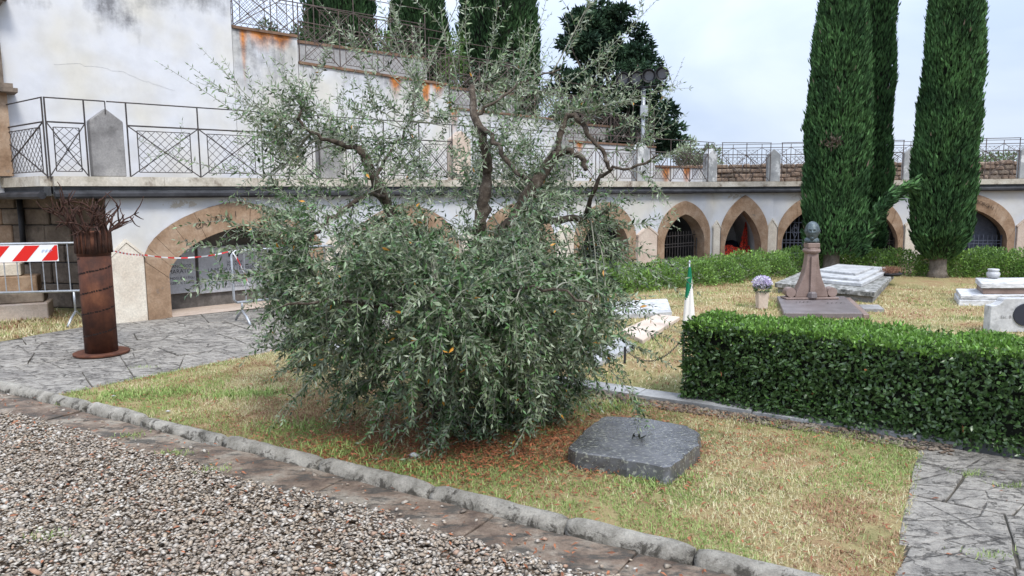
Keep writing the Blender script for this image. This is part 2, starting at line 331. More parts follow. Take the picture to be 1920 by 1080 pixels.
k = t.math('SUBTRACT', t.noise(p, 10, 8, .72, .4), t.math('MULTIPLY', t.math('SUBTRACT', h.outputs[2], .035), 1.7))
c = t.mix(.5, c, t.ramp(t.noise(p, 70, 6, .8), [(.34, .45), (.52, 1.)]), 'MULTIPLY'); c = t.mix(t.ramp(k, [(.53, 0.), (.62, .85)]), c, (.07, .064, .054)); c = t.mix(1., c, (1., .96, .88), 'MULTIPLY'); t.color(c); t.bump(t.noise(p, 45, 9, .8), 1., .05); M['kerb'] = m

M['borderstone'] = rock_mat('border_slate', [(.3, (.16, .16, .16)), (.5, (.30, .30, .295)), (.68, (.46, .46, .45))], 2.2, 30, rough=.55, bump=.5, dark=(.10, .10, .10), darkscale=4, darkat=(.58, .68))
g = sheet('ground', [(-300, -60), (300, -60), (300, 500), (-300, 500)], -.07, M['soil'])

def kp(x): return 4.14-.5995*x      # kerb line: y of its middle at x
KD = np.array([.8577, -.5142]); KN = np.array([.5142, .8577])
def kl(s, o): q = np.array([-5.11, 7.2])+KD*s+KN*o; return q      # along the kerb, o towards the tree
# the plot with the olive
PLOT = [kl(-.05+.9, .06), kl(9.5, .06), np.array([2.45, 3.1]), np.array([1.88, 3.39]), np.array([2.14, 3.84]), np.array([3.0, 5.19]), np.array([2.62, 5.50]), np.array([1.08, 6.5]), np.array([-1.0, 7.85]), np.array([-2.67, 9.05]), np.array([-3.04, 8.61]), np.array([-4.29, 6.97])]
PLOT = [PLOT[0], kl(8.05, .06)]+PLOT[3:]
sheet('lawn', PLOT, 0, M['turf'])
# farther lawn with the graves
LAWN2 = [(-2.35, 9.3), (-1.05, 8.22), (1.25, 6.82), (3.2, 5.6), (7.2, 2.95), (16, 6), (15.5, 15.8), (10.9, 16.6), (6.9, 17.4), (3.69, 15.4), (1.2, 13.9)]
sheet('far_lawn', LAWN2, -.004, M['turf'])
LAWN3 = [(-12, 11), (-9.2, 8.0), (-6.74, 9.58), (-5.95, 11.3), (-5.8, 12.4), (-12, 13)]
sheet('dry_verge', LAWN3, -.004, M['turf'])
# flagstones
def clip(P, a, n):
    out = []; m_ = len(P)
    for i in range(m_):
        p, q = P[i], P[(i+1) % m_]; dp, dq = (p-a)@n, (q-a)@n
        if dp >= 0: out.append(p)
        if dp*dq < 0: out.append(p+(q-p)*dp/(dp-dq))
    return out
def split(P, size, th):
    A_ = abs(poly_area(np.array(P)))
    if A_ < size*size*(.7+.8*random.random()): return [P]
    c = np.mean(P, 0)+(rng.random(2)-.5)*.25*size
    d = np.array(P)-c; best = max(((abs(poly_area(np.array(P))), 0),))
    # cut across the longer side in the paving's own directions
    e1 = np.array([math.cos(th), math.sin(th)]); e2 = np.array([-e1[1], e1[0]])
    l1, l2 = np.ptp(d@e1), np.ptp(d@e2); n = e1 if l1 > l2 else e2
    a = random.gauss(0, .13); n = np.array([n[0]*math.cos(a)-n[1]*math.sin(a), n[0]*math.sin(a)+n[1]*math.cos(a)])
    A1, A2 = clip(P, c, n), clip(P, c, -n)
    if len(A1) < 3 or len(A2) < 3: return [P]
    return split(A1, size, th)+split(A2, size, th)
def slab(P, parent, z, th=.04, gap=.007, name='paving_slab', m_='slate', rough_=.008):
    P = [np.array(p[:2], float) for p in P]; c = np.mean(P, 0); Q = P
    for i in range(len(P)):
        a, b = P[i], P[(i+1) % len(P)]; e = b-a; l = np.linalg.norm(e)
        if l < 1e-4: continue
        n = np.array([-e[1], e[0]])/l; n = n if (c-a)@n > 0 else -n
        Q = clip(Q, a+n*gap, n)
        if len(Q) < 3: return
    if abs(poly_area(np.array(Q))) < .002: return
    out = []
    for i in range(len(Q)):
        a, b = Q[i], Q[(i+1) % len(Q)]; l = np.linalg.norm(b-a); k = max(1, int(l/.16))
        for j in range(k):
            p = a+(b-a)*j/k
            out.append(p+(rng.random(2)-.5)*rough_*(1.6 if j else 1))
    tx, ty = rng.normal(0, .004, 2); top = [(p[0], p[1], z+tx*(p[0]-c[0])+ty*(p[1]-c[1])) for p in out]
    n = len(out); ins = [(c[0]+(p[0]-c[0])*.975, c[1]+(p[1]-c[1])*.975, q[2]+.004) for p, q in zip(out, top)]
    V = [(p[0], p[1], z-th) for p in out]+top+ins
    if poly_area(np.array(out)) < 0: V = V[:n][::-1]+V[n:2*n][::-1]+V[2*n:][::-1]
    Fc = [(i, (i+1) % n, (i+1) % n+n, i+n) for i in range(n)]+[(i+n, (i+1) % n+n, (i+1) % n+2*n, i+2*n) for i in range(n)]+[tuple(range(2*n, 3*n))]
    return mesh(name, V, Fc, M[m_], parent)
def paving(name, P, size, th, z=.0):
    P = [np.array(p, float) for p in P]; base = sheet(name, P, z-.008, M['joint']); WL[base.name] = np.zeros(3)
    for q in split(P, size, th): slab(q, base, z+rng.normal(0, .003))
    return base
paving('left_path', [kl(-3.2, .07), kl(.85, .07), (-2.67, 9.1), (-.95, 11.45), (-1.8, 14.30), (-5.78, 11.02), (-6.0, 11.2), (-6.74, 9.58), (-8.4, 8.9)], .62, R(38))
paving('arcade_path', [(-.93, 11.48), (6.5, 17.8), (5.6, 20.75), (-1.77, 14.32)], 1.1, R(41))
paving('right_path', [(3.0, 5.29), (2.10, 3.84), (1.84, 3.39), (1.08, 2.45), (5.0, .4), (7.4, 2.45)], .62, R(-33))
# flat border stones between the plot and the hedge
bd = thing('border_stones', (1.08, 6.6, 0), 'row of flat grey border stones at the foot of the clipped hedge', 'kerb')
SD = np.array([.838, -.5456]); SN = np.array([.5456, .838]); S0 = np.array([1.08, 6.62])
cuts = [-4.4, -3.1, -1.9, -.75, .05, 1.1, 1.93, 2.62, 3.9, 5.1, 6.4]
for i in range(len(cuts)-1):
    a, b = cuts[i], cuts[i+1]; w0 = .24 if a < 2.6 else .10
    slab([S0+SD*a, S0+SD*b, S0+SD*b+SN*w0, S0+SD*a+SN*w0] if a < 2.6 else [S0+SD*a+SN*.14, S0+SD*b+SN*.14, S0+SD*b+SN*.25, S0+SD*a+SN*.25], bd, (.035 if a < 2.6 else .014)+rng.normal(0, .003), .1, .003, 'border_stone', 'borderstone' if a < 2.6 else 'palegrey', .006)
# rounded kerb in cast lengths
kb = thing('rounded_kerb', (*kl(4, 0), 0), 'long low rounded white kerb of cast lengths between the gravel and the olive lawn', 'kerb')
def ks(u, v): return float((G(u, v)[:2]-np.array([-5.11, 7.2]))@KD)
joints = [-3.2, -1.6, -.6, ks(80, 755), ks(157, 770), ks(262, 795), ks(418, 832), ks(600, 877), ks(812, 926), ks(1062, 990), ks(1300, 1052), 9.6]
for a, b in zip(joints[:-1], joints[1:]):
    nS, nC = max(6, int((b-a)/.045)), 9; V = []; h = .062+rng.normal(0, .003); wd = .066
    dz, dl = rng.normal(0, .004), rng.normal(0, .006)
    for i in range(nS+1):
        sfrac = i/nS; s_ = a+.006+(b-a-.012)*sfrac; e = min(i, nS-i); rr = 1 if e > 1 else (.80 if e == 0 else .96)
        for j in range(nC+1):
            an = math.pi*j/nC; q = kl(s_, dl+wd*rr*math.cos(an))
            rad = 1+(vnoise(s_*1.0+31, an*2., 6, 3)-.5)*.16+(vnoise(s_+7, an*3, 19, 5)-.5)*.10
            V.append((q[0]+KN[0]*math.cos(an)*wd*(rad-1), q[1]+KN[1]*math.cos(an)*wd*(rad-1), -.03+(h+.03+dz)*rr*max(math.sin(an), 0)**.8*rad))
    k = nC+1; Fc = [(i*k+j, i*k+j+1, (i+1)*k+j+1, (i+1)*k+j) for i in range(nS) for j in range(nC)]+[tuple(range(k-1, -1, -1)), tuple(nS*k+j for j in range(k))]
    mesh('kerb_length', V, Fc, M['kerb'], kb, True)
# gutter strip
gb = sheet('gutter', [kl(-3.2, -.50), kl(9.6, -.50), kl(9.6, 0), kl(-3.2, 0)], -.035, M['soil']); WL[gb.name] = np.zeros(3)
s_ = -3.2
while s_ < 9.4:
    e_ = s_+random.uniform(.8, 1.5); slab([kl(s_, -.47+random.uniform(-.05, .03)), kl(e_, -.47+random.uniform(-.05, .03)), kl(e_, -.06), kl(s_, -.06)], gb, -.012+rng.normal(0, .003), .03, .004, 'gutter_stone', 'gutterstone', .02); s_ = e_
GRAV = [kl(-4, -.40), kl(9.8, -.40), (1.5, 1.6), (-9, 1.6), (-10, 8)]
sheet('gravel_bed', GRAV, -.03, M['soil'])

# ================================================================== ARCADE WALL
arc = thing('arcade_wall', wA.p(0, 0), 'long white arcade wall with brown stone pointed arches and cream piers under the terrace', 'wall')
def archc(s0, s1, zs, za, c, n=14):
    sc_, hw = (s0+s1)/2, (s1-s0)/2; out = []
    for i in range(n+1):
        t_ = math.pi*i/n; x = -math.cos(t_); out.append((sc_+hw*x, zs+(za-zs)*((1-c)*math.sin(t_)+c*(1-abs(x)))))
    return out
# wall, outer s0,s1, inner s0,s1, springing out/in, apex out/in, point, kind, voussoirs
ARCH = [
 (wA, .06, 3.0, .40, 2.68, .90, .62, 1.80, 1.37, .22, 'plaque', 11),
 (wA, 3.5, 6.0, 3.78, 5.72, .85, .6, 1.72, 1.34, .2, 'gate', 11),
 (wA, 6.5, 8.72, 6.76, 8.46, .82, .6, 1.70, 1.34, .2, 'white', 11),
 (wA, 9.33, 11.55, 9.60, 11.28, .75, .5, 1.68, 1.33, .15, 'gate', 11),
 (wA, 12.42, 14.75, 12.70, 14.48, .70, .5, 1.66, 1.30, .16, 'gate', 11),
 (wB, .24, 1.68, .37, 1.48, .78, .30, 1.80, 1.36, .34, 'net', 11),
 (wR, .14, 1.78, .26, 1.66, .75, .4, 1.76, 1.34, .25, 'irongate', 11),
 (wR, 1.95, 3.46, 2.08, 3.33, .75, .4, 1.72, 1.32, .25, 'darkgate', 11),
 (wR, 3.95, 6.24, 4.15, 6.06, .82, .5, 1.80, 1.38, .22, 'bluegate', 11),
 (wR, 6.95, 9.0, 7.2, 8.8, .82, .5, 1.80, 1.38, .22, 'white', 11)]
def grid_patch(cols, W, o=0.):
    """cols: list of (s, zlow, zhigh, rows)"""
    V, Fc = [], []; r = cols[0][3]
    for s_, z0, z1, _ in cols:
        for j in range(r+1): V.append(W.p(s_, z0+(z1-z0)*j/r, o))
    for i in range(len(cols)-1):
        for j in range(r): a = i*(r+1)+j; Fc.append((a, a+r+1, a+r+2, a+1))
    return V, Fc
def stained(name, patches, W, ztop, m_, parent, rusts=(), grime_amp=.6, decay=1.4, foot=.5, peel=None, gnoise=1.2):
    V, Fc = [], []
    for v_, f_ in patches:
        n = len(V); V += v_; Fc += [tuple(i+n for i in f) for f in f_]
    A_ = np.array(V); s_ = (A_[:, :2]-W.a)@W.t; z_ = A_[:, 2]; drop = ztop(s_)-z_ if callable(ztop) else ztop-z_
    gr = grime_amp*np.exp(-np.maximum(drop, 0)*decay)*(.35+1.3*vnoise(s_, z_*.15, gnoise, 11))+foot*np.exp(-np.maximum(z_, 0)*4)
    ru = np.zeros(len(V))
    for (rs, wd, ln, am) in rusts: ru = np.maximum(ru, am*np.exp(-((s_-rs)/wd)**2)*np.exp(-np.maximum(drop, 0)/ln))
    pe = np.zeros(len(V)) if peel is None else peel(s_, z_)
    return mesh(name, V, Fc, M[m_], parent, attrs={'grime': np.clip(gr, 0, 1.2), 'rust': ru, 'peel': pe})
ZW = 2.03
for W, se in ((wA, EA), (wB, wB.L), (wR, ER)):
    pt = []; prev = -.42 if W is wA else 0.
    for a in [x for x in ARCH if x[0] is W]+[None]:
        nx = a[1] if a else se
        if nx > prev+.01:
            k = max(1, int((nx-prev)/.15)); pt.append(grid_patch([(prev+(nx-prev)*i/k, -.06, ZW, 9) for i in range(k+1)], W))
        if a:
            pts = archc(a[1], a[2], a[5], a[7], a[9], 20); pt.append(grid_patch([(s_, z_, ZW, 7) for s_, z_ in pts], W)); prev = a[2]
    stained('plaster_face', pt, W, ZW, 'plasterlow', arc, rusts=[(.8, .12, .5, .4)] if W is wB else [], grime_amp=.75, decay=4.5, foot=.5,
            peel=lambda s_, z_: .95*np.exp(-((s_-.75)/.5)**2-((z_-1.75)/.12)**2)+.6*(z_ > 1.2)*vnoise(s_, z_, 2.2, 5)*.9)
for (W, a0, a1, b0, b1, zs, zi, za, zb, c, kind, nv) in ARCH:
    out, inn = archc(a0, a1, zs, za, c, 44), archc(b0, b1, zi, zb, c*1.1, 44)
    ring = thing.__call__ if False else None
    # jambs and voussoirs, each block its own piece with a recessed joint
    def block(idx, pr):
        o_, i_ = [out[k] for k in idx], [inn[k] for k in idx]; V = []; n = len(idx)
        for (lst, dz) in ((o_, 0), (i_, 0)):
            for oo in (pr, -.34):
                for s_, z_ in lst: V.append(W.p(s_, z_, oo))
        # order: outer-front, outer-back, inner-front, inner-back
        Fc = []
        for k in range(n-1):
            Fc += [(2*n+k, 2*n+k+1, k+1, k), (k, k+1, n+k+1, n+k), (3*n+k, 3*n+k+1, 2*n+k+1, 2*n+k)]
        Fc += [(0, n, 3*n, 2*n), (n-1, 2*n+n-1, 3*n+n-1, n+n-1)]
        return V, Fc
    nb = nv; edges = np.linspace(0, 44, nb+1).astype(int); jit = rng.integers(-1, 2, nb+1); jit[0] = jit[-1] = 0; edges = edges+jit
    far = W is not wA or a0 > 6
    arch_o = None
    for k in range(nb):
        idx = list(range(edges[k], edges[k+1]+1)); V, Fc = block(idx, .035+rng.normal(0, .004))
        V = np.array(V); cen = V.mean(0); V = cen+(V-cen)*(.985 if not far else .988)
        bl = mesh('voussoir', V, Fc, M['sandstone'], arc); 
    for (x0, x1, z1a, z1b) in ((a0, b0, zs, zi), (b1, a1, zi, zs)):
        mb = MB(); mb.hexa([W.p(x0, -.05, .035), W.p(x1, -.05, .035), W.p(x1, -.05, -.34), W.p(x0, -.05, -.34), W.p(x0, z1a-.006, .035), W.p(x1, z1b-.006, .035), W.p(x1, z1b-.006, -.34), W.p(x0, z1a-.006, -.34)])
        mb.build('jamb_stone', M['sandstone'], arc)
    # niche: soffit, floor, back
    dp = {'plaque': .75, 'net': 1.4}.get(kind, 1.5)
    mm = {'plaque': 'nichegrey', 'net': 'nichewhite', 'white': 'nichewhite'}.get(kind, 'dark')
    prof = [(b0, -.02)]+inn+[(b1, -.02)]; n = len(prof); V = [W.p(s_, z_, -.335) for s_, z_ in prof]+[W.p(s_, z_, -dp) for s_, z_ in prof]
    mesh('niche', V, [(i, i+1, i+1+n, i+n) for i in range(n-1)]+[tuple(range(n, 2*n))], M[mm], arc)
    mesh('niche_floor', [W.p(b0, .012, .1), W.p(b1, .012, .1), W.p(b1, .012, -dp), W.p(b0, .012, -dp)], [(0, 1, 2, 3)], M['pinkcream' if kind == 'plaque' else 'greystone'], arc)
# cream piers with pointed tops between arches
for (W, s0, s1, zsh, zt, mm, o0) in [(wA, -.42, .045, .98, 1.2, 'cream', .07), (wA, 3.04, 3.46, .95, 1.15, 'cream', .07), (wA, 6.05, 6.45, .95, 1.15, 'cream', .07), (wA, 8.76, 9.29, .93, 1.12, 'cream', .07), (wA, 11.6, 12.36, .80, 1.0, 'pinkcream', .07),
        (wB, .0, .2, .90, 1.05, 'cream', .07), (wR, -.14, .11, .88, 1.08, 'cream', .07), (wR, 1.81, 1.93, .9, 1.02, 'cream', .07), (wR, 3.49, 3.92, .93, 1.12, 'cream', .07), (wR, 6.28, 6.92, .90, 1.2, 'pinkcream', .07)]:
    poly = [W.p(s0, -.03, o0), W.p(s1, -.03, o0), W.p(s1, zsh, o0), W.p((s0+s1)/2, zt, o0), W.p(s0, zsh, o0)]
    bevel(MB().prism(poly, np.array(W.p(0, 0, -.02))-np.array(W.p(0, 0, o0))).build('pier', M[mm], arc), .012)
    c_ = [W.p(s0-.02, zsh-.02, o0+.012), W.p((s0+s1)/2, zt+.0, o0+.012), W.p(s1+.02, zsh-.02, o0+.012), W.p(s1+.02, zsh+.025, o0+.012), W.p((s0+s1)/2, zt+.05, o0+.012), W.p(s0-.02, zsh+.025, o0+.012)]
    MB().prism([c_[0], c_[1], c_[4], c_[5]], np.array(W.p(0, 0, 0))-np.array(W.p(0, 0, o0+.012))).prism([c_[1], c_[2], c_[3], c_[4]], np.array(W.p(0, 0, 0))-np.array(W.p(0, 0, o0+.012))).build('pier_cap', M[mm], arc)
# cornice stones, eave and gutter pipe
def run(W, s0, s1, step, fn):
    n = max(1, round((s1-s0)/step))
    for i in range(n): fn(W, s0+(s1-s0)*i/n, s0+(s1-s0)*(i+1)/n)
def corn(W, a, b): MB().wbox(W, a+.003, b-.003, -.25, .13+rng.normal(0, .004), ZW+.002, TOP+rng.normal(0, .003)).build('cornice_stone', M['cornice'], arc)
for W, a, b in ((wK, .0, wK.L), (wA, -1.06, EA), (wB, .02, wB.L), (wR, .02, ER)):
    run(W, a, b, 1.5, corn)
    MB().wbox(W, a, b, .0, .09, 1.90, ZW).build('eave_board', M['eavelight'], arc)
    MB().wbox(W, a, b, .092, .10, 1.985, 2.0).build('eave_slate', M['lead'], arc)
    MB().tube([W.p(a, 1.905, .12), W.p(b, 1.905, .12)], .055, 8).build('roof_gutter', M['lead'], arc)
# shelter behind the left bay
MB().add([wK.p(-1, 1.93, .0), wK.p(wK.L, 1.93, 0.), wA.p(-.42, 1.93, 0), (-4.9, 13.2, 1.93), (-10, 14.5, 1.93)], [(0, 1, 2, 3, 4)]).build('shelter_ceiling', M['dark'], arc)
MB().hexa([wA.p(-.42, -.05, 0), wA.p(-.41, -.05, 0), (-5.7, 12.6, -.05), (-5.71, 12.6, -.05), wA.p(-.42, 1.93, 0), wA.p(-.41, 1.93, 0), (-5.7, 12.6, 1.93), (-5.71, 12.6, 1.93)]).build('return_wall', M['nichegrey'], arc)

def arch_text(s, W, a0, a1, b0, b1, zs, zi, za, zb, c, t0, t1, size):
    cs = [ch for ch in s]
    for i, ch in enumerate(cs):
        f = t0+(t1-t0)*i/(len(cs)-1); t_ = math.pi*f
        def pt(x0, x1, z0, z1, cc): x = -math.cos(t_); return np.array([(x0+x1)/2+(x1-x0)/2*x, z0+(z1-z0)*((1-cc)*math.sin(t_)+cc*(1-abs(x)))])
        o_, i_ = pt(a0, a1, zs, za, c), pt(b0, b1, zi, zb, c*1.1); up = (o_-i_)/np.linalg.norm(o_-i_); rt = np.array([up[1], -up[0]]); m0 = i_+(o_-i_)*.42
        org = np.array(W.p(m0[0], m0[1], .052)); r3 = np.array(W.p(rt[0], rt[1]))-np.array(W.p(0, 0)); u3 = np.array(W.p(up[0], up[1]))-np.array(W.p(0, 0))
        text_part(ch, size, (org, r3, u3), M['carved'], arc, 'carved_letter')
a = ARCH[0]; arch_text('CAVALLI', a[0], a[1], a[2], a[3], a[4], a[5], a[6], a[7], a[8], a[9], .33, .485, .135)
a = ARCH[8]; arch_text('BORGHI', a[0], a[1], a[2], a[3], a[4], a[5], a[6], a[7], a[8], a[9], .55, .675, .135)

# plaques in the first niche
wP = wA.off(.72)
def plaque(label, u0, u1, vt, vb, lines):
    s0, z0 = wP.sz(u0, vb); s1, z1 = wP.sz(u1, vt); z0 = wP.sz((u0+u1)/2, vb)[1]; z1 = wP.sz((u0+u1)/2, vt)[1]
    th = thing('marble_plaque', wP.p(s0, z0), label, 'plaque')
    bevel(MB().wbox(wP, s0, s1, -.02, .03, z0, z1).build('slab', M['plaque'], th), .006)
    for (txt, fz, sz) in lines:
        org = wP.p((s0+s1)/2, z0+(z1-z0)*fz, .0325); r3 = np.array(wP.p(1, 0))-np.array(wP.p(0, 0))
        text_part(txt, sz, (org, r3*.9, (0, 0, 1)), M['ink'], th, 'inscription')
    MB().wbox(wP, s0+(s1-s0)*.42, s0+(s1-s0)*.56, .03, .036, z0+(z1-z0)*.76, z0+(z1-z0)*.9).build('photo_frame', M['ink'], th)
    return th
plaque('small grey marble plaque, left of the two inside the arch lettered CAVALLI', 308, 363, 464, 550, [('FRANCESCO', .56, .075), ('MARATO', .44, .10), ('LA MOGLIE E I FIGLI', .31, .06), ('POSERO IL 21 APR', .2, .06)])
plaque('large grey marble plaque with many lines, right of the two inside the arch lettered CAVALLI', 374, 500, 460, 545,
       [('GIOVANNI', .62, .06), ('MARATO', .55, .07), ('LA MEDIA A E I DI FIRENZE', .46, .085), ('NEL RICORDO DEI SUOI CARI E GRANDE', .38, .05), ('NE LA VITA SEMPRE PRONTO', .32, .05), ('DI CUORE E DI MENTE', .26, .05), ('LA FAMIGLIA POSE', .20, .05), ('IN QUESTO LUOGO SERENO', .14, .05), ('NEL XX ANNIVERSARIO', .08, .05)])

# iron gates standing in the arches
def gate(Wb, s0, s1, h, label, m_='iron', kind=0, bars=10, zi=.5, za=1.3, c=.35, o=-.2):
    th = thing('iron_gate', Wb.p((s0+s1)/2, 0, o), label, 'gate')
    curve = archc(s0, s1, zi, za, c, 60)
    def top(s_): return min(np.interp(s_, [q[0] for q in curve], [q[1] for q in curve]), h)
    for i in range(bars+1):
        s_ = s0+.03+(s1-s0-.06)*i/bars; MB().bar(Wb.p(s_, .03, o), Wb.p(s_, top(s_)-.02, o), .011 if i % (bars//2) else .02).build('gate_bar', M[m_], th)
    for z_ in (.12, .42, .50, .72, 1.0):
        if z_ < h:
            lo = s0+.02; hi = s1-.02
            if z_ > zi: 
                ok = [q[0] for q in curve if q[1] > z_]; lo, hi = (min(ok), max(ok)) if ok else (lo, hi)
            MB().bar(Wb.p(lo, z_, o), Wb.p(hi, z_, o), .013).build('gate_rail', M[m_], th)
    if kind:   # wrought ornament of loops and a lozenge
        for cx in (s0+(s1-s0)*.27, s0+(s1-s0)*.73):
            mb = MB()
            for zc, r_ in ((.78, .06), (.9, .045), (.66, .045)):
                mb.tube([Wb.p(cx+r_*math.cos(t_), zc+r_*1.2*math.sin(t_), o+.015) for t_ in np.linspace(0, 2*math.pi, 13)], .008, 4)
            mb.tube([Wb.p(cx, .55, o+.015), Wb.p(cx+.09, .78, o+.015), Wb.p(cx, 1.02, o+.015), Wb.p(cx-.09, .78, o+.015), Wb.p(cx, .55, o+.015)], .008, 4)
            mb.build('scroll_ornament', M[m_], th)
    return th
gate(wA, 3.78, 5.72, 1.34, 'dark iron gate in the second arch from the left, behind the olive crown', zi=.6, za=1.34)
gate(wA, 9.62, 11.26, .9, 'dark iron gate in the round arch just right of the olive limbs', zi=.5, za=1.32)
gate(wA, 12.72, 14.46, .85, 'low iron gate with crossed finials in the arch left of the red netting arch', zi=.5, za=1.3, kind=0, bars=14)
gate(wR, .27, 1.65, 1.33, 'blue black iron gate with scroll ornament in the arch behind the bronze head', 'irongrey', 1, 12, .4, 1.34)
gate(wR, 2.1, 3.32, .8, 'dark looped iron gate in the arch between the two cypress groups', 'iron', 1, 10, .4, 1.3)
g8 = gate(wR, 4.17, 6.04, .68, 'blue grey iron gate with glazed doors under the arch lettered BORGHI', 'irongrey', 0, 16, .5, 1.38, .22)
MB().wbox(wR, 5.28, 5.34, -.5, -.45, .02, 1.33).wbox(wR, 4.72, 4.78, -.5, -.45, .02, 1.3).wbox(wR, 4.2, 6.0, -.5, -.45, .78, .84).build('door_frame', M['irongrey'], g8)
mesh('door_glass', [wR.p(5.34, .02, -.48), wR.p(6.0, .02, -.48), wR.p(6.0, 1.2, -.48), wR.p(5.34, 1.32, -.48)], [(0, 1, 2, 3)], M['irongrey'], g8)
mesh('door_glass', [wR.p(4.3, .02, -.48), wR.p(5.28, .02, -.48), wR.p(5.28, 1.33, -.48), wR.p(4.3, .9, -.48)], [(0, 1, 2, 3)], M['glass'], g8)
for s_ in (4.35, 5.0, 5.65):
    MB().tube([wR.p(s_+.0, .1, -.17), wR.p(s_-.12, .28, -.17), wR.p(s_, .45, -.17), wR.p(s_+.12, .28, -.17), wR.p(s_, .1, -.17)], .012, 4).build('gate_loop', M['irongrey'], g8)

# orange safety netting heaped and hung in the narrow arch
m = mat('safety_netting', rough=.6); t = NT(m); v = t.vor(t.pos((1, 1, 1)), 26); t.color(t.ramp(v.outputs['Distance'], [(.2, (.50, .03, .008)), (.5, (.28, .015, .005)), (.7, (.03, .004, .003))])); M['net'] = m
th = thing('safety_netting', wB.p(.9, 0, -.5), 'bright orange red plastic safety netting hung and heaped inside the narrow pointed arch', 'netting')
V, Fc = [], []
nu, nw = 14, 10
for i in range(nu+1):
    for j in range(nw+1):
        f = i/nu; h_ = .20+.16*vnoise(np.array([f*5]), np.array([2.]), 1, 8)[0]; q = j/nw
        V.append(wB.p(.40+1.0*f, h_*math.sin(math.pi*(q*.9+.05))+.03*random.random(), -.32-.5*q+.05*random.random()))
for i in range(nu):
    for j in range(nw): a_ = i*(nw+1)+j; Fc.append((a_, a_+nw+1, a_+nw+2, a_+1))
mesh('netting_heap', V, Fc, M['net'], th)
V, Fc = [], []
for i in range(13):
    z_ = .02+1.0*i/12; hw = .17*(1-i/12)**.8+.004
    for j in range(7): V.append(wB.p(1.20+.02*i/12+hw*(j/3-1), z_, -.42-.03*math.sin(j*2.1+i*.4)))
for i in range(12):
    for j in range(6): a_ = i*7+j; Fc.append((a_, a_+1, a_+8, a_+7))
mesh('netting_drape', V, Fc, M['net'], th)
th = thing('dark_tarpaulin', wB.p(.85, 0, -1.0), 'dark blue tarpaulin covered heap behind the orange netting in the narrow arch', 'tarpaulin')
V = [];
for i in range(11):
    for j in range(6):
        V.append(wB.p(.42+.9*i/10, max(0, (.52+.05*math.sin(i*.9)-.012*i)*math.sin(math.pi*min(1, (j+.2)/5)*.62+.05)), -.85-.4*j/5))
mesh('sheet', V, [(i*6+j, (i+1)*6+j, (i+1)*6+j+1, i*6+j+1) for i in range(10) for j in range(5)], mat('tarp', (.012, .015, .03), .5), th, True)

# ================================================================== TERRACE, TALL WALL AND STAIR
def w2(W, s_, o=0): return W.p(s_, 0, o)[:2]
TP = [w2(wK, -2), w2(wK, wK.L), w2(wA, EA), w2(wB, wB.L), w2(wR, ER), (60, 14), (120, 60), (120, 260), (-120, 260), (-120, 60), (-30, 30)]
sheet('upper_terrace', TP, TOP-.03, M['soil'])
tw = thing('tall_wall', wC.p(-1.24, TOP), 'tall white stained plaster wall above the left end of the terrace', 'wall')
ns = 34; pt = [grid_patch([(-1.9+4.02*i/ns, 1.9, 8.2, 60) for i in range(ns+1)], wC, .012)]
stained('plaster_face', pt, wC, 6.9, 'plaster', tw, grime_amp=.0)
o = tw.children[0]; me = o.data; A_ = np.array([v.co[:] for v in me.vertices])+WL[tw.name]; s_ = (A_[:, :2]-wC.a)@wC.t; z_ = A_[:, 2]
def sp(u, v): return wC.sz(u, v)
gr = np.zeros(len(A_))
for (u, v, ws, wz, am) in [(200, 8, .35, .28, 1.0), (235, 35, .25, .2, .9), (262, 30, .05, .6, .75), (300, 5, .5, .16, .6), (380, 5, .5, .2, .75), (420, 12, .2, .25, .6), (60, 5, .5, .12, .5), (190, 45, .1, .3, .5), (330, 10, .04, .5, .5), (375, 20, .04, .5, .5), (20, 310, .2, .2, .5)]:
    c_ = sp(u, v); gr = np.maximum(gr, 1.35*am*np.exp(-((s_-c_[0])/ws)**2-((z_-c_[1])/wz)**2))
me.attributes['grime'].data.foreach_set('value', gr)
MB().wbox(wC, -1.9, 2.12, -.4, .011, 1.9, 8.19).build('wall_core', M['nichewhite'], tw)
ck = [sp(*q) for q in [(100, 121), (150, 119), (190, 125), (230, 137), (270, 151), (300, 161), (335, 172)]]; ck = [(a_[0]+(b_[0]-a_[0])*f, a_[1]+(b_[1]-a_[1])*f) for a_, b_ in zip(ck[:-1], ck[1:]) for f in (0, .25, .5, .75)]; ck = [(a_[0]+rng.normal(0, .012), a_[1]+rng.normal(0, .012)) for a_ in ck]
mb = MB()
for a_, b_ in zip(ck[:-1], ck[1:]): mb.add([wC.p(a_[0], a_[1]-.002, .0145), wC.p(b_[0], b_[1]-.001, .0145), wC.p(b_[0], b_[1]+.001, .0145), wC.p(a_[0], a_[1]+.002, .0145)], [(0, 1, 2, 3)])
mb.build('crack', mat('crack', (.33, .33, .33), .9), tw)
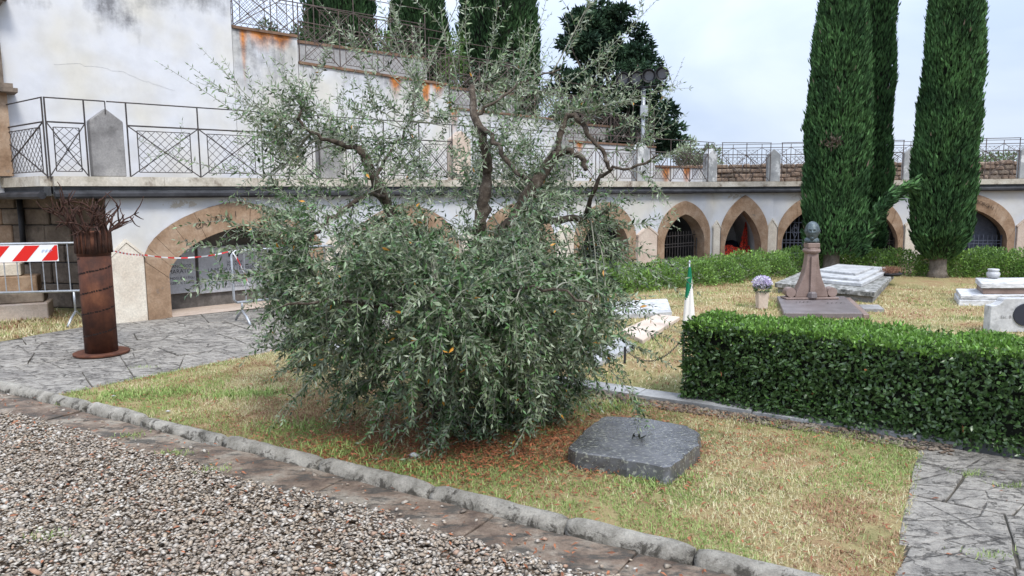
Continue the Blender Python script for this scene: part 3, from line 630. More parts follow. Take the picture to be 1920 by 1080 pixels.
# brown moulded buttress at the wall's left end
wC = wC.off(0); wC.a = wC.a-wC.t*.15
bt = thing('brick_buttress', wC.p(-1.7, TOP), 'brown brick and stone moulded buttress at the far left edge above the terrace', 'buttress')
for k in range(64):
    z0 = 4.95+k*.055
    for j in range(3): MB().wbox(wC, -2.15+.3*j-(k % 2)*.1, -1.86+.3*j-(k % 2)*.1 if j < 2 else -1.26, -.2, .16+rng.normal(0, .004), z0+.004, z0+.052).build('brick', M['brick'] if k % 5 else M['sandstone'], bt)
MB().wbox(wC, -2.2, -1.2, -.2, .20, 2.2, 3.42).build('pedestal', M['sandstone'], bt)
MB().wbox(wC, -2.2, -1.22, -.2, .17, 3.55, 4.15).build('shaft', M['oldstone'], bt)
MB().wbox(wC, -2.2, -1.24, -.2, .16, 4.15, 4.7).build('shaft', M['greystone'], bt)
for z0, z1, ee in ((3.42, 3.48, -1.08), (3.48, 3.55, -1.13), (4.7, 4.78, -1.16), (4.78, 4.88, -1.08), (4.88, 4.95, -1.16)): MB().wbox(wC, -2.25, ee, -.2, .16+(ee+1.3), z0, z1).build('moulding', M['oldstone'], bt)

wC = wA.off(1.43)
# railing
def railing(W, s0, s1, z0, label, o=.03, n=None, hp=.75, ht=1.08, m_='iron', fine=True, slope=0., group=None, lat=.125, thin=True, r=1., ext=.02, extl=None):
    th = thing('iron_railing', W.p((s0+s1)/2, z0, o), label, 'railing', group); n = n or max(1, round((s1-s0)/.88))
    Z = lambda s_, h: z0+slope*(s_-s0)+h
    P = lambda s_, h: W.p(s_, Z(s_, h), o)
    xs = np.linspace(s0, s1, n+1)
    for i, x in enumerate(xs): MB().bar(P(x, -.02), P(x, ht if thin else hp), .012*r, 5).build('post', M[m_], th)
    MB().bar(P(s0, hp), P(s1, hp), .012*r, 5).build('top_rail', M[m_], th)
    if thin: MB().bar(P(s0-(ext if extl is None else extl), ht), P(s1+ext, ht), .010*r, 5).build('hand_rail', M[m_], th)
    if ext > .1: MB().bar(P(s1+ext, TOP+.9-z0), P(s1+ext, ht), .008*r, 5).build('rail_stub', M[m_], th)
    for a, b in zip(xs[:-1], xs[1:]):
        ins = min(.13, .17*(b-a)); i0, i1, j0, j1 = a+ins, b-ins, .07, hp-.07
        mb = MB()
        for p, q in (((i0, j0), (i1, j0)), ((i1, j0), (i1, j1)), ((i1, j1), (i0, j1)), ((i0, j1), (i0, j0))): mb.bar(P(*p), P(*q), .008*r)
        mb.build('panel_frame', M[m_], th)
        for p, q in (((a, 0), (b, hp)), ((b, 0), (a, hp))): MB().bar(P(*p), P(*q), .010*r).build('cross_bar', M[m_], th)
        c_ = P((a+b)/2, hp/2); MB().lathe([(.003, -.022), (.018, -.012), (.022, 0), (.018, .012), (.003, .022)], c_, 8).build('boss', M[m_], th)
        segs = []
        for sg in (1, -1):
            k0 = -(j1-j0) if sg > 0 else 0
            x = i0-(j1-j0)
            while x < i1+(j1-j0):
                # line from (x, j0) at slope sg
                pts = []
                for tt in ((i0-x), (i1-x)):
                    zz = (j0+tt) if sg > 0 else (j1-tt)
                    pts.append((x+tt, zz))
                (xa, za_), (xb, zb_) = pts
                # clip z
                def cl(xa, za_, xb, zb_):
                    if abs(zb_-za_) < 1e-6: return None
                    t0, t1 = sorted(((j0-za_)/(zb_-za_), (j1-za_)/(zb_-za_))); t0 = max(0, t0); t1 = min(1, t1)
                    if t1-t0 < .04: return None
                    return (xa+(xb-xa)*t0, za_+(zb_-za_)*t0), (xa+(xb-xa)*t1, za_+(zb_-za_)*t1)
                c2 = cl(xa, za_, xb, zb_)
                if c2: segs.append(c2)
                x += lat
        if fine:
            for p, q in segs: MB().bar(P(*p), P(*q), .0045*r, 3).build('lattice_bar', M[m_], th)
        else:
            mb = MB()
            for p, q in segs: mb.bar(P(*p), P(*q), .0045*r, 3)
            mb.build('lattice', M[m_], th, kind='stuff')
    return th
# pointed stone markers on the cornice
def stele(W, s_, label, m_='greystone', wd=.46, h=.98, o=.02):
    c = [W.p(s_-wd/2, TOP, o), W.p(s_+wd/2, TOP, o), W.p(s_+wd/2, TOP+h*.82, o), W.p(s_, TOP+h, o), W.p(s_-wd/2, TOP+h*.82, o)]
    o_ = MB().prism(c, np.array(W.p(0, 0, -.2))-np.array(W.p(0, 0, 0))).build('pointed_marker', M[m_], None, loc=W.p(s_, TOP)); 
    # vertices are stored relative to the loc by mesh()
    bevel(o_, .012); return tag(o_, label, 'stone marker', 'pointed stone markers set in the terrace railing')
SA = [-.32, 3.25, 6.12, 9.03, 11.8, 14.82]
stele(wA, SA[0], 'dark grey pointed stone marker in the railing above the rusty column', 'greystone', .44, .98)
stele(wA, SA[1], 'grey pointed marker in the railing hidden behind the left of the olive crown')
stele(wA, SA[2], 'sandy pointed marker seen through the olive left of its central limb', 'pinkcream')
stele(wA, SA[3], 'grey pointed marker behind the knotted upper olive limb')
stele(wA, SA[4], 'pale pointed marker left of the floodlight mast foot', 'palegrey')
stele(wA, SA[5], 'pale weathered marker above the pier left of the red netting arch', 'palegrey', .42, .92)
stele(wR, -.03, 'pale weathered marker above the pier right of the red netting arch', 'palegrey', .36, .92)
stele(wR, 3.55, 'pale marker beside the right hand cypress, half hidden by it', 'palegrey', .36, .9)
stele(wR, 6.42, 'pale marker at the right edge above the arch lettered BORGHI', 'palegrey', .36, .92)
gp = 'lattice railings along the terrace edge'
railing(wK, wK.L-1.9, wK.L, TOP, 'lattice railing bay at the far left edge, turning back from the corner', n=1, group=gp)
railing(wA, -1.08, -.60, TOP, 'single narrow railing panel between the corner post and the dark stone marker', n=1, ext=.275, extl=.01, group=gp)
for i in range(5):
    nm = ['railing of three lattice panels right of the dark grey stone marker', 'railing behind the left half of the olive crown, right of the hidden marker', 'railing behind the central olive limb, right of the sandy marker', 'railing behind the right olive limbs', 'railing left of the pale marker above the red netting arch'][i]
    railing(wA, SA[i]+.27, SA[i+1]-.25, TOP, nm, fine=i < 2, ext=.255, group=gp, m_='iron' if i < 3 else 'ironfar')
railing(wB, .22, wB.L-.16, TOP, 'railing right above the narrow arch with the red netting', fine=False, n=2, group=gp, m_='ironfar')
railing(wR, .18, 3.34, TOP, 'railing above the arches behind the left cypress pair', fine=False, n=4, group=gp, m_='ironfar')
railing(wR, 3.76, 6.2, TOP, 'railing above the arch lettered BORGHI, right of the right hand cypress', fine=False, n=3, group=gp, m_='ironfar')

# stair wall in stepped landings
sw = thing('stair_wall', wC.p(2.13, TOP), 'white rust streaked wall stepping down to the right below the stair railings', 'wall')
LV = [(2.13, 3.36, 4.85, -.01), (3.37, 6.86, 4.36, -.03), (6.87, 10.36, 3.76, -.02), (10.37, 14.1, 3.19, -.01), (14.11, 16.5, 2.62, 0)]
def spc(u, v): return wC.sz(u, v)[0]
rust = {0: [(spc(458, 70), .05, .9, 1.0), (spc(490, 70), .30, .28, .75), (spc(528, 75), .2, .2, .95)], 1: [(spc(742, 150), .14, .3, 1.), (spc(700, 150), .03, 1.5, .5), (spc(798, 160), .09, .75, 1.1), (spc(822, 165), .16, .22, .95)], 2: [(spc(852, 210), .12, .5, .8)], 3: [(11.0, .15, .3, .8), (13.4, .12, .3, .7)], 4: [(14.6, .2, .5, 1.), (15.6, .2, .5, .9)]}
for i, (a, b, z, sl) in enumerate(LV):
    n = int((b-a)/.09); hz = lambda s_: z+sl*(s_-a)
    pt = [grid_patch([(a+(b-a)*k/n, 1.9, hz(a+(b-a)*k/n), 22) for k in range(n+1)], wC)]
    stained('plaster_face', pt, wC, hz, 'plaster', sw, rust[i], .95 if i == 0 else .72, .75 if i == 0 else 1.5, 0, gnoise=3)
    MB().wbox(wC, a+.004, b-.004, -.35, -.005, 1.9, z-.002, sl*(b-a)).build('wall_core', M['nichewhite'], sw)
    q0, nq = a, max(1, round((b-a)/1.2))
    for k in range(nq):
        x0, x1 = a+(b-a)*k/nq, a+(b-a)*(k+1)/nq; MB().wbox(wC, x0+.004, x1-.004, -.36, .035, z+.002+sl*(x0-a), z+.05+sl*(x0-a), sl*(x1-x0)).build('coping_stone', M['coping'], sw)
gs = 'lattice railings along the stair'
nm = ['lattice railing on the topmost stair landing beside the tall wall', 'long lattice railing on the second stair landing above two rust runs', 'lattice railing on the third stair landing seen through the olive', 'lattice railing on the lowest long landing left of the floodlight mast']
for i, (a, b, z, sl) in enumerate(LV[:4]):
    railing(wC, a+.04, b-.04, z+.05, nm[i], o=-.03, fine=i == 1, slope=sl, group=gs, m_='ironfar')
# far parapet of the stair
fp = thing('far_parapet', wD.p(2, TOP), 'white parapet with brown coping on the far side of the stair, seen through its railing', 'wall')
D1 = wD.sz(561, 81); D2 = wD.sz(800, 112); D3 = wD.sz(835, 166); D4 = wD.sz(965, 180); D5 = wD.sz(1000, 228); D6 = wD.sz(1240, 250); D0 = wD.sz(436, -8)
LD = [(D0[0]-.6, D1[0]-1.6, D0[1]-.3), (D1[0]-1.6, D2[0], D1[1]), (D2[0], D4[0], D3[1]), (D4[0], D6[0]-.6, D5[1])]
for i, (a, b, z) in enumerate(LD):
    MB().wbox(wD, a, b-.004, -.3, 0, 1.9, z).build('parapet_wall', M['plasterfar'] if 'plasterfar' in M else M['nichewhite'], fp)
    MB().wbox(wD, a, b-.004, -.33, .03, z+.002, z+.06).build('coping_stone', M['coping'], fp)
    railing(wD, a+.05, b-.05, z+.06, ['lattice railing on the far stair parapet at its top beside the tall wall', 'long lattice railing on the far stair parapet before the left cypresses', 'lattice railing on the far stair parapet below the third cypress', 'lattice railing on the far stair parapet before the spreading conifer'][i], fine=False, group='lattice railings on the far stair parapet', m_='ironfar')
# low far wall of rough brown stone at the back of the terrace
bw = thing('rough_boundary_wall', D(1270, 340, 24.2)*[1, 1, 0]+[0, 0, TOP], 'low rough brown stone wall at the back of the terrace on the right', 'wall')
wF = Wall(D(1262, 330, 24.), D(1925, 330, 22.5)); nF = 48
mb = MB(); mb.wbox(wF, 0, wF.L+4, -.35, -.06, TOP-.05, 2.68).build('wall_core', M['oldstone'], bw)
for r_ in range(4):
    x = -.3*random.random()
    while x < wF.L+3.5:
        l_ = random.uniform(.14, .5); z0 = TOP+.02+r_*.145+rng.normal(0, .012)
        if x > -.1: bevel(MB().wbox(wF, x+.012, x+l_-.012, -.2, rng.normal(0, .012), z0+.008, z0+.13+rng.normal(0, .006)).build('wall_stone', M['roughbrown'] if random.random() < .75 else M['oldstone'], bw), .03)
        x += l_
railing(wF, .1, wF.L+2, 2.72, 'fine distant railing standing on the rough brown boundary wall', o=-.1, fine=False, hp=.55, ht=.66, m_='ironfar', r=.9)

# ================================================================== LEFT BAY: old stone wall, ledge, pipe
wS = Wall((-9.9, 13.0), (-5.72, 12.1))
os_ = thing('old_stone_wall', wS.p(2, 0), 'old brown block wall in shade under the terrace behind the crowd barrier', 'wall')
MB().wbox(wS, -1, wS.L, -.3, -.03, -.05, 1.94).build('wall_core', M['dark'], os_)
z = 0
for r_, hh in enumerate((.42, .36, .3, .34, .28, .24)):
    x = -1-.3*random.random()
    while x < wS.L:
        l_ = random.uniform(.4, .8); x1 = min(x+l_, wS.L)
        if x1-x > .08: bevel(MB().wbox(wS, x+.008, x1-.008, -.2, rng.normal(0, .012), z+.008, z+hh-.008).build('stone_block', M['oldstone'] if random.random() < .7 else M['sandstone'], os_), .015)
        x += l_
    z += hh
dpz = wS.sz(45, 400)[0]
o = MB().tube([wS.p(dpz, 1.93, .07), wS.p(dpz, .75, .07)], .045, 10).build('drainpipe', M['lead'], None, True, loc=wS.p(dpz, .75, .07)); tag(o, 'dark downpipe on the old stone wall above the crowd barrier', 'drainpipe')
e0, e1 = G(0, 602), G(92, 596); wE = Wall(e0-(e1-e0)*1.5, e1); lg = thing('stone_ledge', wE.p(wE.L/2, 0), 'stepped sandstone ledge stones behind the crowd barrier', 'ledge')
for (s1, o0, o1, z0, z1, mm) in ((wE.L, -.6, 0, -.03, .24, 'pinkcream'), (wE.L-.06, -.6, -.10, .245, .40, 'oldstone'), (wE.L-.14, -.6, -.16, .405, .66, 'sandstone'), (wE.L-.35, -.6, -.2, .665, .86, 'cream')):
    for k in range(2): bevel(MB().wbox(wE, s1*k/2+.004, s1*(k+1)/2-.004, o0, o1, z0, z1).build('ledge_stone', M[mm], lg), .015)

# ================================================================== RUSTED COLUMN SCULPTURE
m = mat('corten', rough=.75, spec=.3); t = NT(m); p = t.pos()
c = t.ramp(t.noise(p, 4, 7, .65), [(.33, (.045, .018, .012)), (.5, (.095, .034, .018)), (.68, (.16, .06, .028))]); c = t.mix(.4, c, t.ramp(t.noise(t.pos((8, 8, 1.2)), 2.5, 5, .6), [(.35, .45), (.6, 1.)]), 'MULTIPLY'); t.color(c); t.bump(t.noise(p, 60, 5, .7), .3, .005); M['corten'] = m
M['darkrust'] = rock_mat('dark_rust', [(.3, (.035, .018, .014)), (.7, (.085, .038, .024))], 20, 60, rough=.8)
cb = G(191, 664); cr_ = .178
sc = thing('rusted_column', (cb[0], cb[1], .012), 'rust brown steel column on a round plate crowned with bare steel branches', 'sculpture')
MB().lathe([(.30, 0), (.305, .004), (.305, .022), (.297, .026)], (cb[0], cb[1], .012), 48).build('base_plate', M['corten'], sc)
ztc = 1.47
MB().lathe([(cr_, .026), (cr_, ztc-.11)], (cb[0], cb[1], 0.012), 40).build('shaft', M['corten'], sc, True)
MB().lathe([(cr_+.004, ztc-.28), (cr_+.004, ztc), (cr_-.01, ztc), (cr_-.012, ztc-.25)], (cb[0], cb[1], 0), 40).build('collar', M['corten'], sc, True)
for kz, z0 in enumerate((.26, .52, .76, 1.0, 1.18)):      # bands of small cut lettering that spiral slightly
    mb = MB(); a_ = -2.9
    while a_ < .1 if kz < 4 else a_ < -2.1:
        wd = random.uniform(.012, .04)
        z_ = z0+(a_+1.5)*.035; h_ = random.uniform(.012, .024)
        q = lambda an, zz: (cb[0]+(cr_+.0015)*math.cos(an), cb[1]+(cr_+.0015)*math.sin(an), zz)
        mb.add([q(a_, z_), q(a_+wd/cr_, z_), q(a_+wd/cr_, z_+h_), q(a_, z_+h_)], [(0, 1, 2, 3)]); a_ += (wd+random.uniform(.002, .012))/cr_
    mb.build('cut_lettering', mat('slit', (.015, .008, .006), .9), sc, kind='stuff')
def wander(p, d, L_, n, jit, grav=0):
    pts = [np.array(p, float)]; d = np.array(d, float); d /= np.linalg.norm(d)
    for i in range(n):
        d = d+rng.normal(0, jit, 3)+[0, 0, grav]; d /= np.linalg.norm(d); pts.append(pts[-1]+d*L_/n)
    return pts, d
for k in range(26):
    an = 2*math.pi*k/26+rng.normal(0, .08); out = np.array([math.cos(an), math.sin(an), 0]); st = np.array([cb[0], cb[1], ztc-.25])+out*(cr_+.008)
    L_ = random.uniform(.36, .60); spread = random.choice([.25, .4, .6, .9, 1.3]) if abs(out[0]) > .5 else random.uniform(.1, .6)
    mb = MB(); p1 = [st, st+[0, 0, .12], st+[0, 0, .24]]; tail, d = wander(p1[-1], out*spread+[0, 0, 1.], L_-.1, 7, .22, .03)
    pts = p1+tail[1:]; mb.tube(pts, np.linspace(.017, .005, len(pts)), 5)
    for b_ in range(random.randint(2, 4)):
        i = random.randint(3, len(pts)-2); tp, _ = wander(pts[i], d+rng.normal(0, .7, 3)+[0, 0, .4], random.uniform(.12, .3), 4, .25, .04); mb.tube(tp, np.linspace(.011, .004, len(tp)), 4)
    mb.build('steel_branch', M['darkrust'], sc, True)

# ================================================================== CROWD BARRIERS AND TAPE
def barrier(p0, p1, label, feet=(0, 1), board=None, z0=.32, z1=1.08):
    Wb = Wall(p0, p1); Lb = Wb.L; th = thing('crowd_barrier', Wb.p(Lb/2, 0), label, 'barrier', 'galvanised crowd barriers')
    fr = [(0.04, z0), (0, z0+.05), (0, z1-.06), (.05, z1), (Lb-.05, z1), (Lb, z1-.06), (Lb, z0+.05), (Lb-.04, z0), (.04, z0)]
    MB().tube([Wb.p(a, b) for a, b in fr], .019, 8).build('frame', M['galv'], th, True)
    n = int(Lb/.17)
    for i in range(1, n): MB().bar(Wb.p(Lb*i/n, z0), Wb.p(Lb*i/n, z1), .008, 6).build('upright', M['galv'], th)
    for f in feet:
        x = Lb*.93 if f else Lb*.07
        MB().tube([Wb.p(x, z0), Wb.p(x, .2), Wb.p(x, .2)], .017, 6).tube([Wb.p(x, .012, -.30), Wb.p(x, .11, -.17), Wb.p(x, .19, 0), Wb.p(x, .11, .17), Wb.p(x, .012, .30)], .018, 8).build('foot', M['galv'], th, True)
    if board:
        b0, b1, c0, c1 = board; MB().wbox(Wb, b0, b1, .022, .030, c0, c1).build('board', M['white'], th)
        bd_ = [q for q in th.children if q.name.startswith('board')][0]; x = b1-.03; h = c1-c0
        x = b1+.10
        while x > b0:
            lo, hi = x-.20, x
            poly = [(lo-.13, c0+.01), (hi-.13, c0+.01), (hi+.06, c1-.01), (lo+.06, c1-.01)]
            # clip to the board
            P_ = [np.array(q) for q in poly]; P_ = clip(P_, np.array([b1-.006, 0.]), np.array([-1., 0])); 
            if len(P_) > 2: P_ = clip(P_, np.array([b0+.006, 0.]), np.array([1., 0]))
            if len(P_) > 2: mesh('red_stripe', [Wb.p(q[0], q[1], .0325) for q in P_], [tuple(range(len(P_)))], M['red'], bd_)
            x -= .40
        mb = MB()
        for k in range(3): mb.tube([Wb.p(b1-.20+.05*k+.02*math.cos(t_), (c0+c1)/2+.03+.02*math.sin(t_*1.3), .034) for t_ in np.linspace(0, 5, 9)], .0025, 3)
        mb.build('marker_scrawl', M['bluescrawl'], bd_)
    return th, Wb
bR = G(150, 452, 1.08); bR = np.array([-6.95, 11.35]); tA = D(150, 452, 11.0); 
bp = D(149, 455, 10.9); zt1 = bp[2]; bl = D(-120, 468, 10.6)
th, Wb1 = barrier(bl, bp, 'galvanised crowd barrier with a red and white striped board, at the left edge', feet=(0, 1), board=(0, Wall(bl, bp).L-.29, D(80, 489, 10.9)[2], D(80, 458, 10.9)[2]), z0=D(149, 545, 10.9)[2], z1=zt1)
q0 = G(441, 608); q1 = q0+np.array([1.25, 1.05, 0]); th, Wb2 = barrier(q0, q1, 'galvanised crowd barrier standing before the CAVALLI arch, half hidden by the olive', feet=(0, 1))
m = mat('tape_plastic', rough=.35); M['tape'] = m; t = NT(m); k = t.attr('stripe'); t.color(t.mix(t.math('GREATER_THAN', t.math('FRACT', k), .5), (.72, .72, .72), (.60, .03, .03)))
def tape(pts, label, wd=.020):
    V, st, l_ = [], [], 0.; 
    for i, p in enumerate(pts):
        if i: l_ += np.linalg.norm(np.array(p)-np.array(pts[i-1]))
        V += [np.array(p)+[0, .006*math.sin(i), -wd/2], np.array(p)+[0, .004*math.cos(i*1.7), wd/2]]; st += [l_/.24]*2
    o = mesh('safety_tape', V, [(2*i, 2*i+2, 2*i+3, 2*i+1) for i in range(len(pts)-1)], M['tape'], None, loc=pts[0], attrs={'stripe': st}); tag(o, label, 'tape'); return o
def sag(a, b, s_, n=12): a, b = np.array(a, float), np.array(b, float); return [a+(b-a)*i/n-[0, 0, s_*4*(i/n)*(1-i/n)] for i in range(n+1)]
a0 = np.array([cb[0]+cr_, cb[1], D(212, 468, cb[1])[2]]); a1 = np.array(wA.p(.06, 1.0, .09)); a2 = np.array(Wb2.p(.0, 1.08))
tape(sag(a0, a1, .02)+sag(a1, a2, .07)[1:], 'red and white safety tape from the rusted column across the arch to the barrier')
tape([a2+[.02, -.02, 0], a2+[.1, 0, -.15], a2+[.17, .02, -.34], a2+[.22, .02, -.5]], 'short loose end of red and white tape hanging from the barrier by the olive', .04)

# ================================================================== FLOODLIGHT MAST
mB = D(1205, 290, 20.6); mz = D(1205, 165, 20.6)
ml = thing('floodlight_mast', (mB[0], mB[1], TOP), 'tall slim mast carrying four round floodlights before the spreading conifer', 'floodlight mast')
MB().tube([(mB[0], mB[1], TOP-.05), (mB[0], mB[1], mz[2])], .055, 10).build('pole', M['galv'], ml, True)
MB().wbox(Wall((mB[0]-.1, mB[1]), (mB[0]+.1, mB[1])), .0, .2, .06, .16, D(0, 222, 20.6)[2]-.1, D(0, 205, 20.6)[2]-.05).build('control_box', M['galv'], ml)
ca, cb2 = D(1162, 168, 20.6), D(1246, 160, 20.6)
MB().bar(ca, cb2, .03, 6).build('cross_arm', M['lead'], ml)
for (u, v) in ((1168, 148), (1193, 146), (1217, 142), (1242, 138)):
    c0 = D(u, v, 20.45); d = np.array([-.25, -1, -.12]); d /= np.linalg.norm(d)
    pr = [(.05, -.26), (.12, -.2), (.17, -.05), (.185, .12), (.175, .12), (.12, -.04)]
    mb = MB(); rx = np.cross(d, [0, 0, 1]); rx /= np.linalg.norm(rx); up = np.cross(rx, d); V = []
    for r_, l_ in pr:
        for j in range(18): an = 2*math.pi*j/18; V.append(c0+d*l_+rx*r_*math.cos(an)+up*r_*math.sin(an))
    mb.add(V, [(i*18+j, i*18+(j+1) % 18, (i+1)*18+(j+1) % 18, (i+1)*18+j) for i in range(5) for j in range(18)]+[tuple(range(17, -1, -1))])
    fl = mb.build('floodlight', M['lead'], ml, True)
    mesh('lens', [c0+d*-.02+rx*.125*math.cos(2*math.pi*j/18)+up*.125*math.sin(2*math.pi*j/18) for j in range(18)], [tuple(range(18))], M['lens'] if 'lens' in M else mat('lens', (.16, .17, .19), .15, spec=.8), fl)
    MB().tube([c0+rx*.19, c0+rx*.19-[0, 0, .2], c0-rx*.19-[0, 0, .2], c0-rx*.19], .012, 5).build('bracket', M['lead'], fl)

# ================================================================== FOLIAGE MACHINERY
def unit(a): return a/(np.linalg.norm(a, axis=-1, keepdims=True)+1e-9)
def leafset(P, Dn, Ln, Wd, fold=.25, side=None, mid=.42):
    """lance-shaped leaves of four triangles with a folded midrib"""
    n = len(P); Dn = unit(Dn); r = rng.normal(0, 1, (n, 3)) if side is None else side
    S = unit(np.cross(Dn, r)); U = np.cross(S, Dn); Ln = np.broadcast_to(Ln, n)[:, None]; Wd = np.broadcast_to(Wd, n)[:, None]
    curl = rng.normal(-.12, .10, (n, 1))
    V = np.stack([P, P+Dn*Ln*mid+S*Wd*.5+U*Wd*fold*.5, P+Dn*Ln+U*Ln*curl, P+Dn*Ln*mid-S*Wd*.5+U*Wd*fold*.5, P+Dn*Ln*mid], 1).reshape(-1, 3)
    b = np.arange(n)[:, None, None]*5; Fc = (b+np.array([[0, 1, 4], [4, 1, 2], [0, 4, 3], [4, 2, 3]])).reshape(-1, 3); return V, Fc
def spikes(P, Dn, Ln, Wd):
    """flame shaped tufts: two crossed slim kites"""
    n = len(P); Dn = unit(Dn); S = unit(np.cross(Dn, rng.normal(0, 1, (n, 3)))); T = np.cross(Dn, S)
    Ln = np.broadcast_to(Ln, n)[:, None]; Wd = np.broadcast_to(Wd, n)[:, None]; q = []
    V = np.stack([P, P+Dn*Ln*.4+S*Wd*.5, P+Dn*Ln, P+Dn*Ln*.4-S*Wd*.5, P+Dn*Ln*.35+T*Wd*.5, P+Dn*Ln*.35-T*Wd*.5], 1).reshape(-1, 3)
    b = np.arange(n)[:, None, None]*6; Fc = (b+np.array([[0, 1, 2], [0, 2, 3], [0, 4, 2], [0, 2, 5]])).reshape(-1, 3); return V, Fc
def fnoise(A_, sc, seed=0):
    return (vnoise(A_[:, 0]+A_[:, 2]*.37, A_[:, 1]+A_[:, 2]*.71, sc, seed)+vnoise(A_[:, 0]-A_[:, 2]*.6+9, A_[:, 2]+A_[:, 1]*.3, sc, seed+1))/2

def cypress(base, prof, label, n=15000, mt='cypress', zt=None, lean=(0, 0), spray=.135, trunk=True, group=None, rt=.16, seed=1, wide=1.):
    """prof: list of (z, radius)"""
    th = thing('cypress_tree', base, label, 'cypress', group); base = np.array(base, float)
    if trunk:
        z1 = prof[0][0]+.6; mb = MB(); pts = [base+[0, 0, z_] for z_ in np.linspace(-.05, z1, 7)]; mb.tube(pts, rt*np.array([1.45, 1.1, 1, .97, .95, .93, .9]), 12); mb.build('trunk', M['cybark'], th, True)
    zs, rs = np.array([q[0] for q in prof]), np.array([q[1] for q in prof])
    zz = zs[0]+(zs[-1]-zs[0])*rng.random(n*3); rr = np.interp(zz, zs, rs); keep = rng.random(len(zz)) < rr/rs.max(); zz, rr = zz[keep][:n], rr[keep][:n]; n = len(zz)
    an = rng.random(n)*2*math.pi
    # vertical flame clumps
    lump = vnoise(an*rr.max()*1.9, zz*.55, 1.6, seed)*.6+vnoise(an*rr.max()*3.7, zz*1.3, 2.1, seed+3)*.4
    rad = rr*(.74+.40*lump)-rng.random(n)**2*.16*rr+rr*.13*(rng.random(n) < .03)*rng.random(n)
    o = np.stack([np.cos(an), np.sin(an), 0*an], 1); P = base+o*rad[:, None]; P[:, 2] = base[2]+zz
    P[:, 0] += lean[0]*zz; P[:, 1] += lean[1]*zz
    tang = np.stack([-np.sin(an), np.cos(an), 0*an], 1)
    d = o*(.28+.25*rng.random((n, 1)))+[0, 0, 1]+tang*rng.normal(0, .22, (n, 1))+rng.normal(0, .1, (n, 3))
    lo = zz < zs[0]+.5; d[lo] += o[lo]*.5
    V, Fc = spikes(P, d, spray*(.6+.8*rng.random(n)), spray*.25*(.7+.6*rng.random(n)))
    mesh('foliage', V, Fc, M[mt], th, kind='stuff')
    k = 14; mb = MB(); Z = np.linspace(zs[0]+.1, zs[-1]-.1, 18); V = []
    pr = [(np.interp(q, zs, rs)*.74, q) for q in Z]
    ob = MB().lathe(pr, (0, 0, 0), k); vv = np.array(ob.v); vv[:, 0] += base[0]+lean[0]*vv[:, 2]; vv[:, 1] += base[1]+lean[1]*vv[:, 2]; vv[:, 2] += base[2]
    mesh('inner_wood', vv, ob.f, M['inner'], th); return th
# three near cypresses
cB = G(1757, 519); sc_ = cB[1]/FPX
def prof_from(rows, Y, base, z0=0): # rows of (v, left u, right u)
    out = []
    for v, a, b in rows:
        p, q = D(a, v, Y), D(b, v, Y); out.append((p[2]-z0, (q[0]-p[0])/2*(.87 if Y < 20 else .95), (p[0]+q[0])/2))
    return out
def cyp(rows, Y, base, label, **kw):
    pr = prof_from(rows, Y, base, base[2]); zs_ = [q[0] for q in pr]; cx = [q[2] for q in pr]; s_ = np.polyfit(zs_, cx, 1); b = np.array([s_[1], Y, base[2]])
    top = pr[-1]; pr2 = [(q[0], q[1]) for q in pr]; kk = kw.pop('extra', 3.0)
    for f in (.3, .6, .85, 1): pr2.append((top[0]+kk*f, max(.05, top[1]*(1-f**1.6))))
    return cypress(b, pr2, label, lean=(s_[0], 0), **kw)
cyp([(487, 1742, 1785), (475, 1722, 1800), (440, 1706, 1820), (350, 1704, 1828), (250, 1710, 1836), (150, 1724, 1842), (60, 1738, 1846), (0, 1748, 1845)], cB[1], np.array([0, 0, 0.]), 'broad dark green cypress standing alone at the right, above bare red soil', n=30000, seed=4, extra=3.5, rt=.17)
cyp([(478, 1530, 1605), (465, 1510, 1618), (430, 1497, 1625), (330, 1492, 1622), (230, 1497, 1626), (130, 1512, 1630), (50, 1532, 1634), (0, 1545, 1634)], 16.6, np.array([0, 0, 0.]), 'bright green cypress behind the bronze head, the leftmost of the right group', n=30000, seed=9, extra=4, rt=.17)
cyp([(478, 1588, 1640), (465, 1575, 1660), (430, 1575, 1671), (330, 1580, 1674), (230, 1590, 1673), (130, 1600, 1678), (50, 1610, 1682), (0, 1610, 1684)], 17.9, np.array([0, 0, 0.]), 'darker cypress tucked behind the bright green cypress, its trunk showing', n=19000, seed=14, extra=4, rt=.14)
def dead_patch(i, u, v, Y, ru, n):
    th = [o for o in bpy.data.objects if o.name == ('cypress_tree' if i == 0 else 'cypress_tree.%03d' % i)][0]
    P_ = np.array([D(u+rng.normal(0, ru), v+rng.normal(0, ru*.7), Y) for _ in range(n)]); V_, F_ = spikes(P_, rng.normal(0, .5, (n, 3))+[0, -.6, .5], .12, .03); mesh('dead_sprays', V_, F_, M['deadspray'], th, kind='stuff')
M['deadspray'] = leaf_mat('dead_spray', (.17, .135, .10), None, .8, .4, None, .05)
dead_patch(1, 1562, 270, 15.74, 8, 70)
